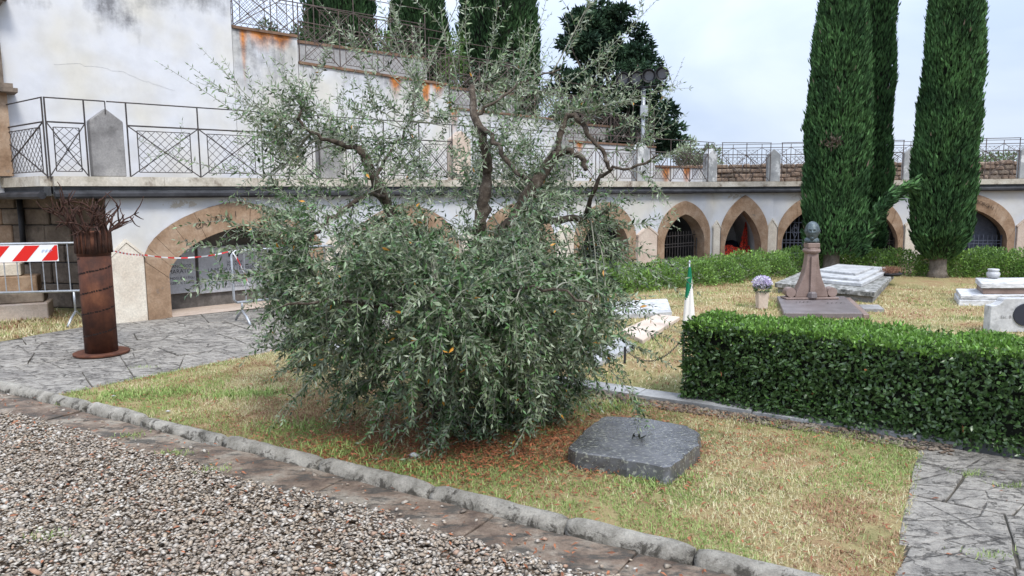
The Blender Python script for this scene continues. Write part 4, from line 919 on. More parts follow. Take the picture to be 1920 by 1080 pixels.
# bowed cypress branch reaching from the pair to the lone cypress
pts = [D(1612, 480, 16.2), D(1622, 440, 16.1), D(1645, 398, 16.0), D(1672, 368, 15.9), D(1700, 350, 15.9), D(1722, 344, 15.9)]
bb = thing('fallen_branch', pts[0], 'green cypress branch bowed across the gap between the two cypress groups', 'branch'); MB().tube(pts, np.linspace(.03, .01, 6), 6).build('stem', M['cybark'], bb, True)
P_, D_ = [], []
for k in range(1100):
    f = random.random()*4.999; i = int(f); p = pts[i]+(pts[i+1]-pts[i])*(f-i); t_ = pts[i+1]-pts[i]; t_ /= np.linalg.norm(t_)
    P_.append(p+rng.normal(0, .05, 3)); D_.append(t_*.8+rng.normal(0, .35, 3)+[.2, 0, -.05])
V, Fc = spikes(np.array(P_), np.array(D_), .2, .05); mesh('foliage', V, Fc, M['cypress'], bb, kind='stuff')
# cypresses behind the stair
for rows, Y, lb, sd in (([(175, 566, 705), (60, 568, 702), (0, 572, 700)], 24, 'dark cypress behind the stair, leftmost of the three on the skyline', 21), ([(190, 735, 850), (110, 722, 846), (50, 727, 838), (0, 733, 833)], 25, 'dark cypress behind the stair, middle of the three on the skyline', 27), ([(240, 870, 1012), (100, 860, 1014), (0, 862, 1010)], 24, 'dark cypress behind the stair, rightmost of the three, behind the olive tips', 33)):
    cyp([(rows[0][0]+70, rows[0][1], rows[0][2])]+rows, Y, np.array([0, 0, TOP]), lb, n=17000, mt='cypressfar', seed=sd, spray=.2, extra=3.5, group='cypresses on the skyline behind the stair')
# shrubs between them, behind the stair
def blob_tree(name, base, clumps, label, cat, mt, n, leaf, trunk_r=.08, spread=.9, group=None, spiky=False):
    th = thing(name, base, label, cat, group); base = np.array(base, float)
    cl = np.array(clumps, float)  # x,y,z,r,flat
    for c_ in cl[:: max(1, len(cl)//14)]:
        top = c_[:3]; midp = np.array([base[0]*.6+top[0]*.4, base[1]*.6+top[1]*.4, base[2]+(top[2]-base[2])*.55])
        MB().tube([base+[rng.normal(0, .02), 0, 0], midp, top], [trunk_r*.55, trunk_r*.35, trunk_r*.12], 5).build('limb', M['cybark'], th, True)
    MB().tube([base-[0, 0, .05], base+[0, 0, .5*(cl[:, 2].max()-base[2])]], [trunk_r*1.2, trunk_r*.6], 8).build('trunk', M['cybark'], th, True)
    i = rng.choice(len(cl), n, p=cl[:, 3]**2/np.sum(cl[:, 3]**2)); d = unit(rng.normal(0, 1, (n, 3))); r_ = (rng.random(n)**.45)[:, None]
    P = cl[i, :3]+d*r_*cl[i, 3:4]*np.stack([np.ones(n), np.ones(n), cl[i, 4]], 1)
    dd = d+[0, 0, .35]+rng.normal(0, .5, (n, 3))
    V, Fc = (spikes if spiky else leafset)(P, dd, leaf*(.6+.8*rng.random(n)), leaf*(.38 if spiky else .5))
    mesh('foliage', V, Fc, M[mt], th, kind='stuff'); return th
cl = []
for k in range(150):   # spreading conifer in ragged tiers
    f = random.random()**.8; v = 12+f*265; half = np.interp(v, [0, 40, 90, 150, 210, 250, 280], [36, 82, 112, 120, 118, 130, 112]); ctr = np.interp(v, [0, 60, 150, 280], [1124, 1130, 1146, 1160])
    a_ = random.random()*2*math.pi; q = random.random()**.5; u = ctr+half*.92*q*math.cos(a_); Y = 23.3+half/FPX*23*.8*q*math.sin(a_)
    p = D(u, v, Y); cl.append((*p, random.uniform(.24, .46), .40))
pb = D(1160, 300, 23.3); blob_tree('spreading_conifer', (pb[0], pb[1], TOP), cl, 'dark spreading conifer with ragged tiers behind the four floodlights', 'conifer', 'cedar', 25000, .17, .16, spiky=True)
def bush_back(u0, u1, v0, v1, Y, label, mt, name='background_shrub', n=2500, leaf=.1):
    cl = [(*D(random.uniform(u0, u1), v0+(v1-v0)*random.random()**.7, Y+random.uniform(-.4, .4)), random.uniform(.2, .38), .9) for _ in range(16)]
    pb = D((u0+u1)/2, v1, Y); return blob_tree(name, (pb[0], pb[1], TOP), cl, label, 'shrub', mt, n, leaf, .05)
bush_back(500, 572, 40, 110, 22, 'mid green shrub left of the first skyline cypress behind the top landing', 'hedge', n=3500)
bush_back(700, 728, 65, 150, 22.5, 'pale green shrub between the first and second skyline cypress', 'shrubfar')
bush_back(838, 862, 60, 190, 22.5, 'bright green shrub between the second and third skyline cypress', 'shrubfar')
bush_back(1272, 1345, 262, 315, 25.5, 'small grey green tree above the boundary wall right of the conifer', 'oliveyoung', 'small_background_tree', 3500, .11)
bush_back(1830, 1960, 299, 303, 23.9, 'low yellow green growth on top of the boundary wall at the right', 'shrubfar', 'wall_top_weeds', 1200, .08)

# ================================================================== ROW OF LOW SHRUBS
rowp = [G(1130, 553), G(1180, 548), G(1240, 543), G(1300, 537), G(1350, 533), G(1400, 528), G(1450, 522), G(1500, 517), G(1545, 513), G(1600, 512), G(1650, 514), G(1705, 518), G(1790, 520), G(1840, 521), G(1885, 522), G(1930, 524), G(1975, 526)]
rowp = [G(900, 575), G(960, 570), G(1020, 564), G(1078, 559)]+rowp
side_ = ['behind the olive crown, first from the left', 'behind the olive crown, second from the left', 'behind the olive crown, third from the left', 'behind the right fringe of the olive', 'just right of the olive fringe', 'left of the flag, one shrub away', 'directly left of the flag', 'directly behind the flag', 'below the left jamb of the netting arch', 'below the orange netting', 'behind the lilac flowers', 'left of the bronze head pedestal', 'behind the bronze head pedestal', 'between the trunks of the cypress pair', 'right of the second cypress trunk', 'left of the lone cypress trunk', 'right of the lone cypress trunk', 'below the left part of the BORGHI gate', 'below the right part of the BORGHI gate', 'behind the white urn', 'at the right edge of the picture']
for i, p in enumerate(rowp):
    w_ = .66; hh = .56+.10*random.random(); n = 2900
    th = thing('low_shrub', (p[0], p[1]+.35, 0), 'light green leafy shrub of the low row '+side_[i], 'shrub', 'low shrubs in a row before the arcade')
    c0 = np.array([p[0], p[1]+.35, .0]); d = unit(rng.normal(0, 1, (n, 3))); d[:, 2] = np.abs(d[:, 2]); lump = .78+.34*fnoise(c0+d*.9, 4.5, 40+i)
    P = c0+d*np.array([w_, .40, hh])*(lump*(.45+.55*rng.random(n)**.35))[:, None]
    V, Fc = leafset(P, d+[0, 0, .4]+rng.normal(0, .55, (n, 3)), .055*(.6+.7*rng.random(n)), .028); mesh('foliage', V, Fc, M['shrub'], th, kind='stuff')
    mb = MB()
    for k in range(5): mb.tube([c0+[rng.normal(0, .03), rng.normal(0, .03), -.02], c0+np.array([rng.normal(0, .2), rng.normal(0, .12), .28])], [.012, .006], 4)
    mb.build('stem', M['cybark'], th, kind='stuff')

# ================================================================== CLIPPED HEDGE
hA, hB = G(1277, 753)[:2], G(1925, 864)[:2]; wH = Wall(hA, hB+(hB-hA)*.45); HH, HD = .71, .76
hg = thing('clipped_hedge', wH.p(wH.L/2, 0), 'square clipped dark green hedge with bright new growth on top, behind the border stones', 'hedge')
def hface(n, kind):
    u_, v_, j = rng.random(n), rng.random(n), rng.random(n)
    if kind == 'front': s_, z_, o_ = u_*wH.L, .02+v_*HH, -.01-j**2*.09+.07*(vnoise(u_*wH.L, v_*.7, 4, 77)-.5)+.04*(vnoise(u_*wH.L, v_, 11, 78)-.5); nrm = np.array([0, 1., .12])
    elif kind == 'back': s_, z_, o_ = u_*wH.L, .02+v_*HH, -HD+j**2*.08; nrm = np.array([0, -1., .1])
    elif kind == 'left': s_, z_, o_ = .0+j**2*.08, .02+v_*HH, -u_*HD; nrm = np.array([-1, 0, .1])
    else: s_, z_, o_ = u_*wH.L, HH-j**2*.06+.07*(vnoise(u_*wH.L, v_, 3.2, 71)-.45)+.04*(vnoise(u_*wH.L, v_, 9, 72)-.5), -v_*HD; nrm = np.array([0, .1, 1.])
    r_ = .035; ed = np.clip((z_-(HH-.05))/.05, 0, 1)
    if kind == 'front': o_ = o_-ed**2*.05
    if kind in ('front', 'back', 'left'): o_ = o_
    P = wH.a+np.outer(s_, wH.t)-np.outer(o_, wH.n); P = np.column_stack([P, z_])
    T3 = np.array([*wH.t, 0]); N3 = np.array([*(-wH.n), 0]); nn = T3*nrm[0]+N3*nrm[1]+np.array([0, 0, nrm[2]])
    hang = rng.normal(0, .55, (n, 3)); sd = unit(nn+rng.normal(0, .45, (n, 3)))
    if kind == 'top': d = rng.normal(0, .5, (n, 3))+[0, 0, .75]; side = rng.normal(0, 1, (n, 3))
    else: d = rng.normal(0, .6, (n, 3))+T3*0+[0, 0, .1]+nn*.35; side = sd
    # leaf plane faces outwards: its side axis is perpendicular to both
    return P, d, side
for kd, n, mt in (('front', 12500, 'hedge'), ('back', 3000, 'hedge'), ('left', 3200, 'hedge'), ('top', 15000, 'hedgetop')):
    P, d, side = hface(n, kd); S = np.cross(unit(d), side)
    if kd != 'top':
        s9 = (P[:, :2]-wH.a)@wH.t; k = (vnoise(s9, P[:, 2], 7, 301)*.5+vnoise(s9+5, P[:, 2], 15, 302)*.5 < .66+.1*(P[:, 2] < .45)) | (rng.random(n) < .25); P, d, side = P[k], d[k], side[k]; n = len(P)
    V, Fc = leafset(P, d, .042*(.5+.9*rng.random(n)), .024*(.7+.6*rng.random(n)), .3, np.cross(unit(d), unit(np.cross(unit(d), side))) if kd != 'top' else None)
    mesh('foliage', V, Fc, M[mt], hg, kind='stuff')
k = rng.random(220); P = wH.a+np.outer(k*wH.L, wH.t)+np.outer(rng.random(220)*.7, wH.n); mbs = MB(); SP, SDD = [], []
for q in P:   # stray shoots above the shears' line
    b0 = np.array([q[0], q[1], HH-.04]); dv = unit(rng.normal(0, .35, 3)+[0, 0, 1.]); l_ = random.uniform(.07, .14); mbs.bar(b0, b0+dv*l_, .0018, 3)
    for z_ in range(7): SP.append(b0+dv*l_*(.3+.1*z_)); SDD.append(rng.normal(0, .7, 3)+dv*.6)
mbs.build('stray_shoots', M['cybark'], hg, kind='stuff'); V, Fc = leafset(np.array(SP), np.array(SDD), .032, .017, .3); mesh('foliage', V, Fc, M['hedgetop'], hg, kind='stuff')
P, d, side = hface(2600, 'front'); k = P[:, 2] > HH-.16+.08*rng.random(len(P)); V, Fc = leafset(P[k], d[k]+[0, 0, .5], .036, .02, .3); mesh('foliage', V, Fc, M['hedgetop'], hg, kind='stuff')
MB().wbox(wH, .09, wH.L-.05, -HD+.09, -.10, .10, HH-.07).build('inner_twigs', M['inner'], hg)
for k in range(34):
    s_ = .06+k*.135; x, y, _ = wH.p(s_, 0, -.12-random.random()*.3); MB().tube([(x, y, -.02), (x+rng.normal(0, .02), y, .09), (x+rng.normal(0, .04), y, .2)], [.012, .010, .007], 5).build('stem', M['cybark'], hg)

# ================================================================== GRAVES AND MONUMENT
def gq(pts, z0, z1, name, m_, parent=None, label=None, cat=None, bev=.008):
    P = [np.array(q[:2]) for q in pts]; P = P if poly_area(np.array(P)) > 0 else P[::-1]; c = np.mean(P, 0)
    mb = MB(); mb.prism([(p[0], p[1], z0) for p in P][::-1], (0, 0, z1-z0)); o = mb.build(name, M[m_], parent, loc=None if parent else (c[0], c[1], z0)); bevel(o, bev)
    if label: tag(o, label, cat)
    return o
def quad(*uv, z=0): return [G(u, v, z) for u, v in uv]
# bronze head on its stone column
mc = G(1518, 560, .08)*[1, 1, 0]; mon = thing('bust_monument', mc, 'bronze bearded head on a flared reddish stone column standing on a stone slab', 'monument')
lx = np.array([1., -.06]); ly = np.array([.30, 1.])
def mp2(x, y): q = mc[:2]+lx*x+ly*y; return q
gq([mp2(-.52, -1.5), mp2(.62, -1.5), mp2(.62, .3), mp2(-.52, .3)], .0, .08, 'grave_slab', 'porphyryslab', mon)
gq([mp2(.63, -1.5), mp2(.72, -1.5), mp2(.72, .28), mp2(.63, .28)], .0, .06, 'slab_border', 'porphyry', mon)
gq([mp2(.73, -.9), mp2(1.05, -.9), mp2(1.05, -.45), mp2(.73, -.45)], -.01, .05, 'side_slab', 'greystone', mon)
lx = np.array([1., -.02]); ly = np.array([.02, 1.])
gq([mp2(-.44, -.13), mp2(.44, -.13), mp2(.44, .15), mp2(-.44, .15)], .082, .115, 'plinth', 'porphyry', mon)
# flared column: square section whose sides sweep out in a concave curve
ox, oy = mp2(.0, 0)
def sq(hx, hy, z_): return [(ox-hx, oy-hy, z_), (ox+hx, oy-hy, z_), (ox+hx, oy+hy, z_), (ox-hx, oy+hy, z_)]
prof = [(.28, .09, .117), (.262, .09, .18), (.235, .09, .25), (.205, .088, .32), (.165, .086, .42), (.133, .084, .53), (.108, .082, .66), (.093, .080, .79), (.09, .08, .85)]
mb = MB(); V = []
for hx, hy, z_ in prof: V += sq(hx, hy, z_)
mb.add(V, [(i*4+j, i*4+(j+1) % 4, (i+1)*4+(j+1) % 4, (i+1)*4+j) for i in range(len(prof)-1) for j in range(4)]+[(3, 2, 1, 0), tuple((len(prof)-1)*4+j for j in range(4))]); bevel(mb.build('column_shaft', M['porphyry'], mon), .01)
MB().box(ox-.04, ox+.04, oy-.125, oy-.075, .2, .80).build('front_rib', M['porphyry'], mon)
MB().lathe([(.085, .117), (.075, .19), (.045, .215)], (ox, oy-.11, 0), 6).build('rib_foot', M['porphyryslab'], mon)
for sx in (-1, 1):
    V = []; c_ = np.array([ox+sx*.345, oy, .197])
    for yy in (-.09, .09):
        for j in range(20): V.append((c_[0]+.08*math.cos(2*math.pi*j/20), oy+yy, c_[2]+.08*math.sin(2*math.pi*j/20)))
    MB().add(V, [tuple(range(20)), tuple(range(39, 19, -1))]+[(j, j+20, (j+1) % 20+20, (j+1) % 20) for j in range(20)]).build('scroll', M['porphyry'], mon, False)
MB().lathe([(.095, .84), (.12, .855), (.138, .875), (.142, .895), (.137, .91), (.13, .915), (.13, .93), (.10, .94)], (ox, oy, 0), 28).build('capital_ring', M['porphyry'], mon, False)
bevel(MB().box(ox-.10, ox+.10, oy-.10, oy+.10, .94, 1.02).build('capital_block', M['porphyry'], mon), .008)
# the head: one sculpted surface
def head(c, r, yaw):
    nu, nv = 44, 34; V = []
    g2 = lambda x, y, a, b, sa, sb: math.exp(-((x-a)/sa)**2-((y-b)/sb)**2)
    for i in range(nv+1):
        ph = math.pi*i/nv; 
        for j in range(nu):
            th_ = 2*math.pi*j/nu; x, y, z_ = math.sin(ph)*math.sin(th_), -math.sin(ph)*math.cos(th_), math.cos(ph)   # face towards -y
            k = 1.; fx, fz = x, z_
            jaw = 1-.20*max(0, -z_)**1.2
            X, Y_, Z_ = x*.84*jaw, y*.95*(1-.10*max(0, -z_)), z_*1.20
            if y < 0:
                d = 0; 
                d += .20*g2(fx, fz, 0, -.17, .10, .17)+.10*g2(fx, fz, 0, .02, .07, .12)       # nose
                d += .045*g2(fx, fz, .24, .20, .14, .06)+.045*g2(fx, fz, -.24, .20, .14, .06)   # brows
                d -= .10*g2(fx, fz, .25, .06, .13, .08)+.10*g2(fx, fz, -.25, .06, .13, .08)   # eye sockets
                d += .04*g2(fx, fz, .25, .05, .06, .035)+.04*g2(fx, fz, -.25, .05, .06, .035) # eyelids
                d += .10*g2(fx, fz, 0, -.38, .24, .08)                                      # moustache
                d -= .05*g2(fx, fz, 0, -.49, .14, .03)                                      # mouth
                d += .20*g2(fx, fz, 0, -.80, .34, .24)                                      # beard
                d += .04*g2(fx, fz, .42, -.12, .14, .16)+.04*g2(fx, fz, -.42, -.12, .14, .16)
                Y_ -= d*2.0
            if abs(fx) > .6: X += math.copysign(.13*g2(y, fz, .05, -.02, .13, .20), x)        # ears
            # side hair
            if abs(fx) > .5 and fz > -.3 and y > .0: X *= 1.03+.02*math.sin(fz*30)
            V.append((X*r, Y_*r, Z_*r))
    Fc = [(i*nu+j, (i+1)*nu+j, (i+1)*nu+(j+1) % nu, i*nu+(j+1) % nu) for i in range(nv) for j in range(nu)]
    V = np.array(V); ca, sa = math.cos(yaw), math.sin(yaw); V = np.column_stack([V[:, 0]*ca-V[:, 1]*sa, V[:, 0]*sa+V[:, 1]*ca, V[:, 2]]); return V+c, Fc
hc = np.array([ox, oy, 1.215]); V, Fc = head(hc, .136, R(-22)); mesh('bronze_head', V, Fc, M['bronze'], mon, True)
MB().lathe([(.095, 1.022), (.118, 1.03), (.122, 1.05), (.115, 1.085), (.092, 1.10), (.07, 1.14)], (ox, oy+.01, 0), 20, 1, .75).build('bronze_collar', M['bronze'], mon, True)
for (x, y, l_) in ((-.32, -.50, .24), (.15, -.62, .28)):   # bronze laurel sprays lying on the slab
    mb = MB()
    for k in range(9):
        f = k/8; q = mp2(x-l_/2+l_*f, y+.02*math.sin(f*3)); a_ = .5 if k % 2 else -.5; e = q+np.array([.05*math.cos(a_), .05*math.sin(a_)]); n_ = np.array([-math.sin(a_), math.cos(a_)])*.012; md = (q+e)/2
        mb.add([(*q, .084), (*(md-n_), .10), (*e, .087), (*(md+n_), .10)], [(0, 1, 2, 3)])
    mb.build('bronze_spray', M['iron'], mon)
# flower vase
fv = G(1428, 578)*[1, 1, 0]; vs = thing('flower_vase', fv, 'square grey stone vase holding lilac and white flowers, left of the bust monument', 'vase')
bevel(MB().hexa([(fv[0]-.075, fv[1]-.075, 0), (fv[0]+.075, fv[1]-.075, 0), (fv[0]+.075, fv[1]+.075, 0), (fv[0]-.075, fv[1]+.075, 0), (fv[0]-.085, fv[1]-.085, .27), (fv[0]+.085, fv[1]-.085, .27), (fv[0]+.085, fv[1]+.085, .27), (fv[0]-.085, fv[1]+.085, .27)]).build('stone_vase', M['pinkcream'], vs), .008)
fl = thing('flower_bunch', fv+[0, 0, .272], 'bunch of lilac and white flowers standing in the stone vase', 'flowers')
n = 900; d = unit(rng.normal(0, 1, (n, 3))); P = fv+[0, 0, .42]+d*np.array([.15, .13, .10])*(rng.random((n, 1))**.3); V, Fc = leafset(P, d+rng.normal(0, .6, (n, 3)), .03, .026); mesh('petals', V, Fc, M['flowerlilac'], fl, kind='stuff')
n = 250; d = unit(rng.normal(0, 1, (n, 3))); P = fv+[0, 0, .33]+d*np.array([.10, .09, .06]); V, Fc = leafset(P, d+[0, 0, .3], .07, .02); mesh('flower_leaves', V, Fc, M['olive'], fl, kind='stuff')
# white marble tomb behind the monument
tb = thing('ledger_tomb', G(1560, 545)*[1, 1, 0], 'low tomb of stacked white marble ledgers on a lichened grey slab, behind the bust column', 'tomb')
f0, f1, f2, f3 = G(1640, 569), G(1452, 549), G(1515, 518), G(1674, 533)
U = lambda a, b: f1[:2]+(f0[:2]-f1[:2])*a+(f2[:2]-f1[:2])*b      # along front, towards the back
gq([U(0.03, .02), U(.98, .02), U(.96, .98), U(.04, .98)], -.02, .10, 'footing', 'greystone', tb)
gq([U(0, 0), U(1, 0), U(1.0, 1), U(.02, 1)], .102, .19, 'base_slab', 'lichen', tb)
gq([U(.22, .18), U(.84, .16), U(.95, 1.1), U(.32, 1.1)], .192, .26, 'marble_ledger', 'marble', tb)
gq([U(.24, .26), U(.80, .24), U(.90, 1.06), U(.34, 1.06)], .262, .305, 'upper_ledger', 'marble', tb)
gq([U(.30, .45), U(.72, .40), U(.80, .9), U(.40, .9)], .307, .35, 'top_tablet', 'marble', tb)
pp = np.array([*U(.93, .86), .19]); pl = thing('dried_planter', pp+[.12, 0, 0], 'shallow dark bowl of dried pink stalks at the corner of the marble ledger tomb', 'planter')
MB().lathe([(.14, 0), (.20, .04), (.20, .055), (.17, .05)], pp+[.12, 0, 0], 20).build('bowl', M['lead'], pl, True)
n = 260; P = pp+[.12, 0, .05]+rng.normal(0, 1, (n, 3))*[.08, .06, 0]; V, Fc = spikes(P, rng.normal(0, .3, (n, 3))+[0, 0, 1], .16, .008); mesh('dry_stalks', V, Fc, M['terracotta'], pl, kind='stuff')
# right hand tomb with the little urn
m = mat('streaked_marble', rough=.6); t = NT(m); c = t.ramp(t.noise(t.pos((1, 6, 4)), 3, 7, .7), [(.38, (.22, .22, .22)), (.5, (.52, .52, .52)), (.62, (.70, .70, .70))]); t.color(c); M['streak'] = m
t2 = thing('stepped_tomb', G(1860, 560)*[1, 1, 0], 'streaky white marble tomb in two steps at the right edge behind the scroll headstone', 'tomb')
a0 = G(1798, 573)[:2]; ex = np.array([1., -.04]); ey = np.array([.45, .9])
T = lambda x, y: a0+ex*x+ey*y
gq([T(0, 0), T(1.9, 0), T(1.9, .95), T(0, .95)], -.02, .09, 'lower_step', 'streak', t2)
gq([T(0.02, .02), T(1.85, .02), T(1.85, .93), T(0.02, .93)], .092, .17, 'step_slab', 'streak', t2)
gq([T(.38, .12), T(2.2, .12), T(2.2, .86), T(.36, .86)], .172, .27, 'stone_course', 'porphyry', t2)
gq([T(.34, .08), T(2.25, .08), T(2.25, .92), T(.34, .92)], .272, .36, 'top_slab', 'streak', t2)
uq = T(.62, .80); o = MB().lathe([(.05, 0), (.09, .03), (.105, .07), (.10, .10), (.075, .125), (.075, .13), (.09, .14), (.09, .16), (.08, .165)], (uq[0], uq[1], .36), 24).build('white_urn', M['marble'], None, True, loc=(uq[0], uq[1], .36)); tag(o, 'small squat white urn on the back of the stepped marble tomb', 'urn')
# scroll headstone with dark oval
hp = D(1856, 611, 9.6); hs = thing('scroll_headstone', (hp[0]+.4, hp[1], 0), 'white marble headstone with a scrolled shoulder and a dark oval medallion at the right edge', 'headstone')
zt = D(1880, 560, 9.6)[2]; x0 = hp[0]; y0 = hp[1]; zs_ = D(1856, 574, 9.6)[2]
poly = [(x0, y0, 0), (x0+1.05, y0, 0), (x0+1.05, y0, zs_)]+[(x0+1.05-.16*(1-math.cos(t_)), y0, zt-(zt-zs_)*(1-math.sin(t_))) for t_ in np.linspace(0, math.pi/2, 5)][1:]+[(x0+.16*(1-math.cos(t_)) if False else x0+.16-.16*math.sin(t_)*0, y0, zt) for t_ in (0,)]
poly = poly[:-1]+[(x0+.17, y0, zt)]+[(x0+.16*math.cos(t_), y0, zt-(zt-zs_)*math.sin(t_)**1.) for t_ in np.linspace(.15, math.pi/2, 6)]
bevel(MB().prism(poly, (0, .14, 0)).build('stone', M['marble'], hs), .006)
MB().prism([(x0+.46+.165*math.cos(a_), y0-.022, D(1905, 590, 9.6)[2]+.15*math.sin(a_)) for a_ in np.linspace(0, 2*math.pi, 28)[:-1]], (0, .025, 0)).build('oval_medallion', M['ovaldark'] if 'ovaldark' in M else mat('oval_dark', (.03, .033, .045), .35), hs)
text_part('Sac. B.', .06, ((x0+.21, y0-.004, D(1900, 597, 9.6)[2]), (1, 0, 0), (0, 0, 1)), M['greystone'], hs, 'inscription')
# marble grave half hidden behind the olive
t3 = thing('fluted_grave', G(1180, 590)*[1, 1, 0], 'white ridged marble grave cover seen through the right fringe of the olive', 'tomb')
for k in range(6):
    y_ = k*.2; a_ = G(1135, 600)[:2]+np.array([.05*k, y_]); b_ = a_+[1.05-.02*k, .28]; gq([a_, b_, b_+[.02, .19], a_+[.02, .19]], -.01 if k == 0 else .0, .075+.006*k, 'marble_rib', 'marble', t3)
gq([G(1205, 645)[:2], G(1275, 600)[:2], G(1235, 597)[:2]+[0, .1], G(1165, 625)[:2]], -.01, .05, 'flat_grave_slab', 'pinkcream', None, 'flat pale pinkish grave slab on the grass between the olive and the hedge', 'grave slab')
gq([G(1120, 690, 0)[:2], G(1190, 655)[:2], G(1165, 640)[:2], G(1100, 668)[:2]], -.01, .06, 'pale_grave_kerb', 'palegrey', None, 'pale stone grave kerb low behind the right edge of the olive', 'kerb')
# chain
def cp(u, v): return G(u, v, .22)
ca = np.array([*G(1165, 700)[:2], .42]); cbn = np.array([*G(1292, 712)[:2], .50]); ca = D(1172, 655, 8.0); cbn = D(1282, 632, 8.0)
ch = thing('hanging_chain', ca*[1, 1, 0], 'black iron chain slung between a short post and the hedge corner', 'chain')
Lc = sag(ca, cbn, D(0, 632, 8)[2]-D(0, 668, 8)[2]-.02, 40)
for i in range(40):
    a_, b_ = Lc[i], Lc[i+1]; d = b_-a_; l_ = np.linalg.norm(d); d = d/l_; s1 = np.array([0, 1, 0]) if i % 2 else np.cross(d, [0, 1, 0]); c_ = (a_+b_)/2
    MB().tube([c_+d*(.62*l_)*math.cos(q)+s1*.0085*math.sin(q) for q in np.linspace(0, 2*math.pi, 9)], .0035, 4, False).build('link', M['lead'], ch)
for q in (ca, cbn): MB().tube([(q[0], q[1], -.02), (q[0], q[1], q[2]+.03)], .014, 6).build('chain_post', M['lead'], ch)
# furled flag
fb = D(1291, 590, 9.7); fz = D(1291, 497, 9.7)[2]; fg = thing('furled_flag', (fb[0], fb[1], 0), 'furled green and white flag on a short pole behind the left end of the hedge', 'flag')
MB().tube([(fb[0], fb[1], -.02), (fb[0], fb[1], fz+.03)], .009, 8).lathe([(.004, 0), (.014, .01), (.016, .02), (.01, .035), (.002, .045)], (fb[0], fb[1], fz+.02), 10).build('pole', M['galv'], fg, True)
m = mat('flag_cloth', rough=.8); t = NT(m); k = t.attr('band'); t.color(t.mix(t.math('GREATER_THAN', k, 1.0), (.005, .16, .075), t.mix(t.math('GREATER_THAN', k, 2.), (.72, .70, .66), (.45, .02, .03)))); M['flag'] = m
V, at = [], []; ni, nj = 26, 28
for i in range(ni+1):
    f = i/ni; z_ = fz-.02-f*(fz-.12); r_ = .012+.060*f**.85
    for j in range(nj):
        an = 2*math.pi*j/nj; rr = r_*(1+.28*math.sin(an*5+f*2)); V.append((fb[0]+.004+rr*math.cos(an), fb[1]+rr*math.sin(an)*.8, z_))
        at.append(.5 if f < .40+.17*math.cos(an+math.pi) else 1.5)
mesh('cloth', V, [(i*nj+j, (i+1)*nj+j, (i+1)*nj+(j+1) % nj, i*nj+(j+1) % nj) for i in range(ni) for j in range(nj)], M['flag'], fg, True, attrs={'band': at})
# black stone slab under the olive
m = mat('wet_black_stone', rough=.1, spec=.9); t = NT(m); p = t.pos(); c = t.ramp(t.noise(p, 5, 7, .7), [(.35, (.045, .045, .047)), (.6, (.10, .10, .103))])
lk = t.ramp(t.noise(t.pos((1, 1.3, 1)), 34, 6, .7), [(.56, 0.), (.60, .8)]); c = t.mix(lk, c, (.30, .30, .24)); t.color(c); t.rough(t.ramp(t.noise(p, 3, 6, .6), [(.45, .12), (.60, .5)])); t.bump(t.noise(p, 12, 9, .75), .4, .012); M['wet'] = m
z1 = .12
cn = [G(1066, 838, z1), G(1098, 803, z1), G(1132, 779, z1), G(1205, 783, z1), G(1288, 797, z1), G(1311, 812, z1), G(1308, 832, z1), G(1262, 872, z1), G(1246, 874, z1), G(1160, 858, z1), G(1080, 847, z1)]
P = []
for i in range(len(cn)):
    a_, b_ = cn[i][:2], cn[(i+1) % len(cn)][:2]; k = max(2, int(np.linalg.norm(b_-a_)/.06))
    for j in range(k): P.append(a_+(b_-a_)*j/k+rng.normal(0, .006, 2))
P = np.array(P); P = P if poly_area(P) > 0 else P[::-1]; c_ = P.mean(0); n = len(P); V = [(*(c_+(p-c_)*(1.03+rng.normal(0, .01))), -.03) for p in P]+[(*(c_+(p-c_)*(1.01+rng.normal(0, .008))), .05) for p in P]+[(*p, z1-.008) for p in P]+[(*(c_+(p-c_)*.975), z1+rng.normal(0, .001)) for p in P]+[(*(c_+(p-c_)*.5), z1-.004) for p in P]+[(*c_, z1-.006)]
Fc = []
for r_ in range(4): Fc += [(r_*n+i, r_*n+(i+1) % n, (r_+1)*n+(i+1) % n, (r_+1)*n+i) for i in range(n)]
Fc += [(4*n+i, 4*n+(i+1) % n, 5*n) for i in range(n)]
o = mesh('black_stone_slab', V, Fc, M['wet'], None, loc=(c_[0], c_[1], 0)); tag(o, 'wet black stone slab flecked with lichen lying on the grass right of the olive', 'stone slab')

pc = G(1195, 822, z1+.004); lc = thing('dark_leaf_clump', pc, 'small clump of dark wet leaves lying on top of the black slab', 'leaves')
for k in range(9):
    d = unit(np.array([rng.normal(), rng.normal()*.7, .25+.25*random.random()])); V_ = pc+rng.normal(0, .018, 3)*[1, 1, .2]; S_ = unit(np.cross(d, [0, 0, 1.])); mesh('leaf', [V_, V_+d*.03+S_*.009, V_+d*.06, V_+d*.03-S_*.009], [(0, 1, 2, 3)], M['inner'], lc)

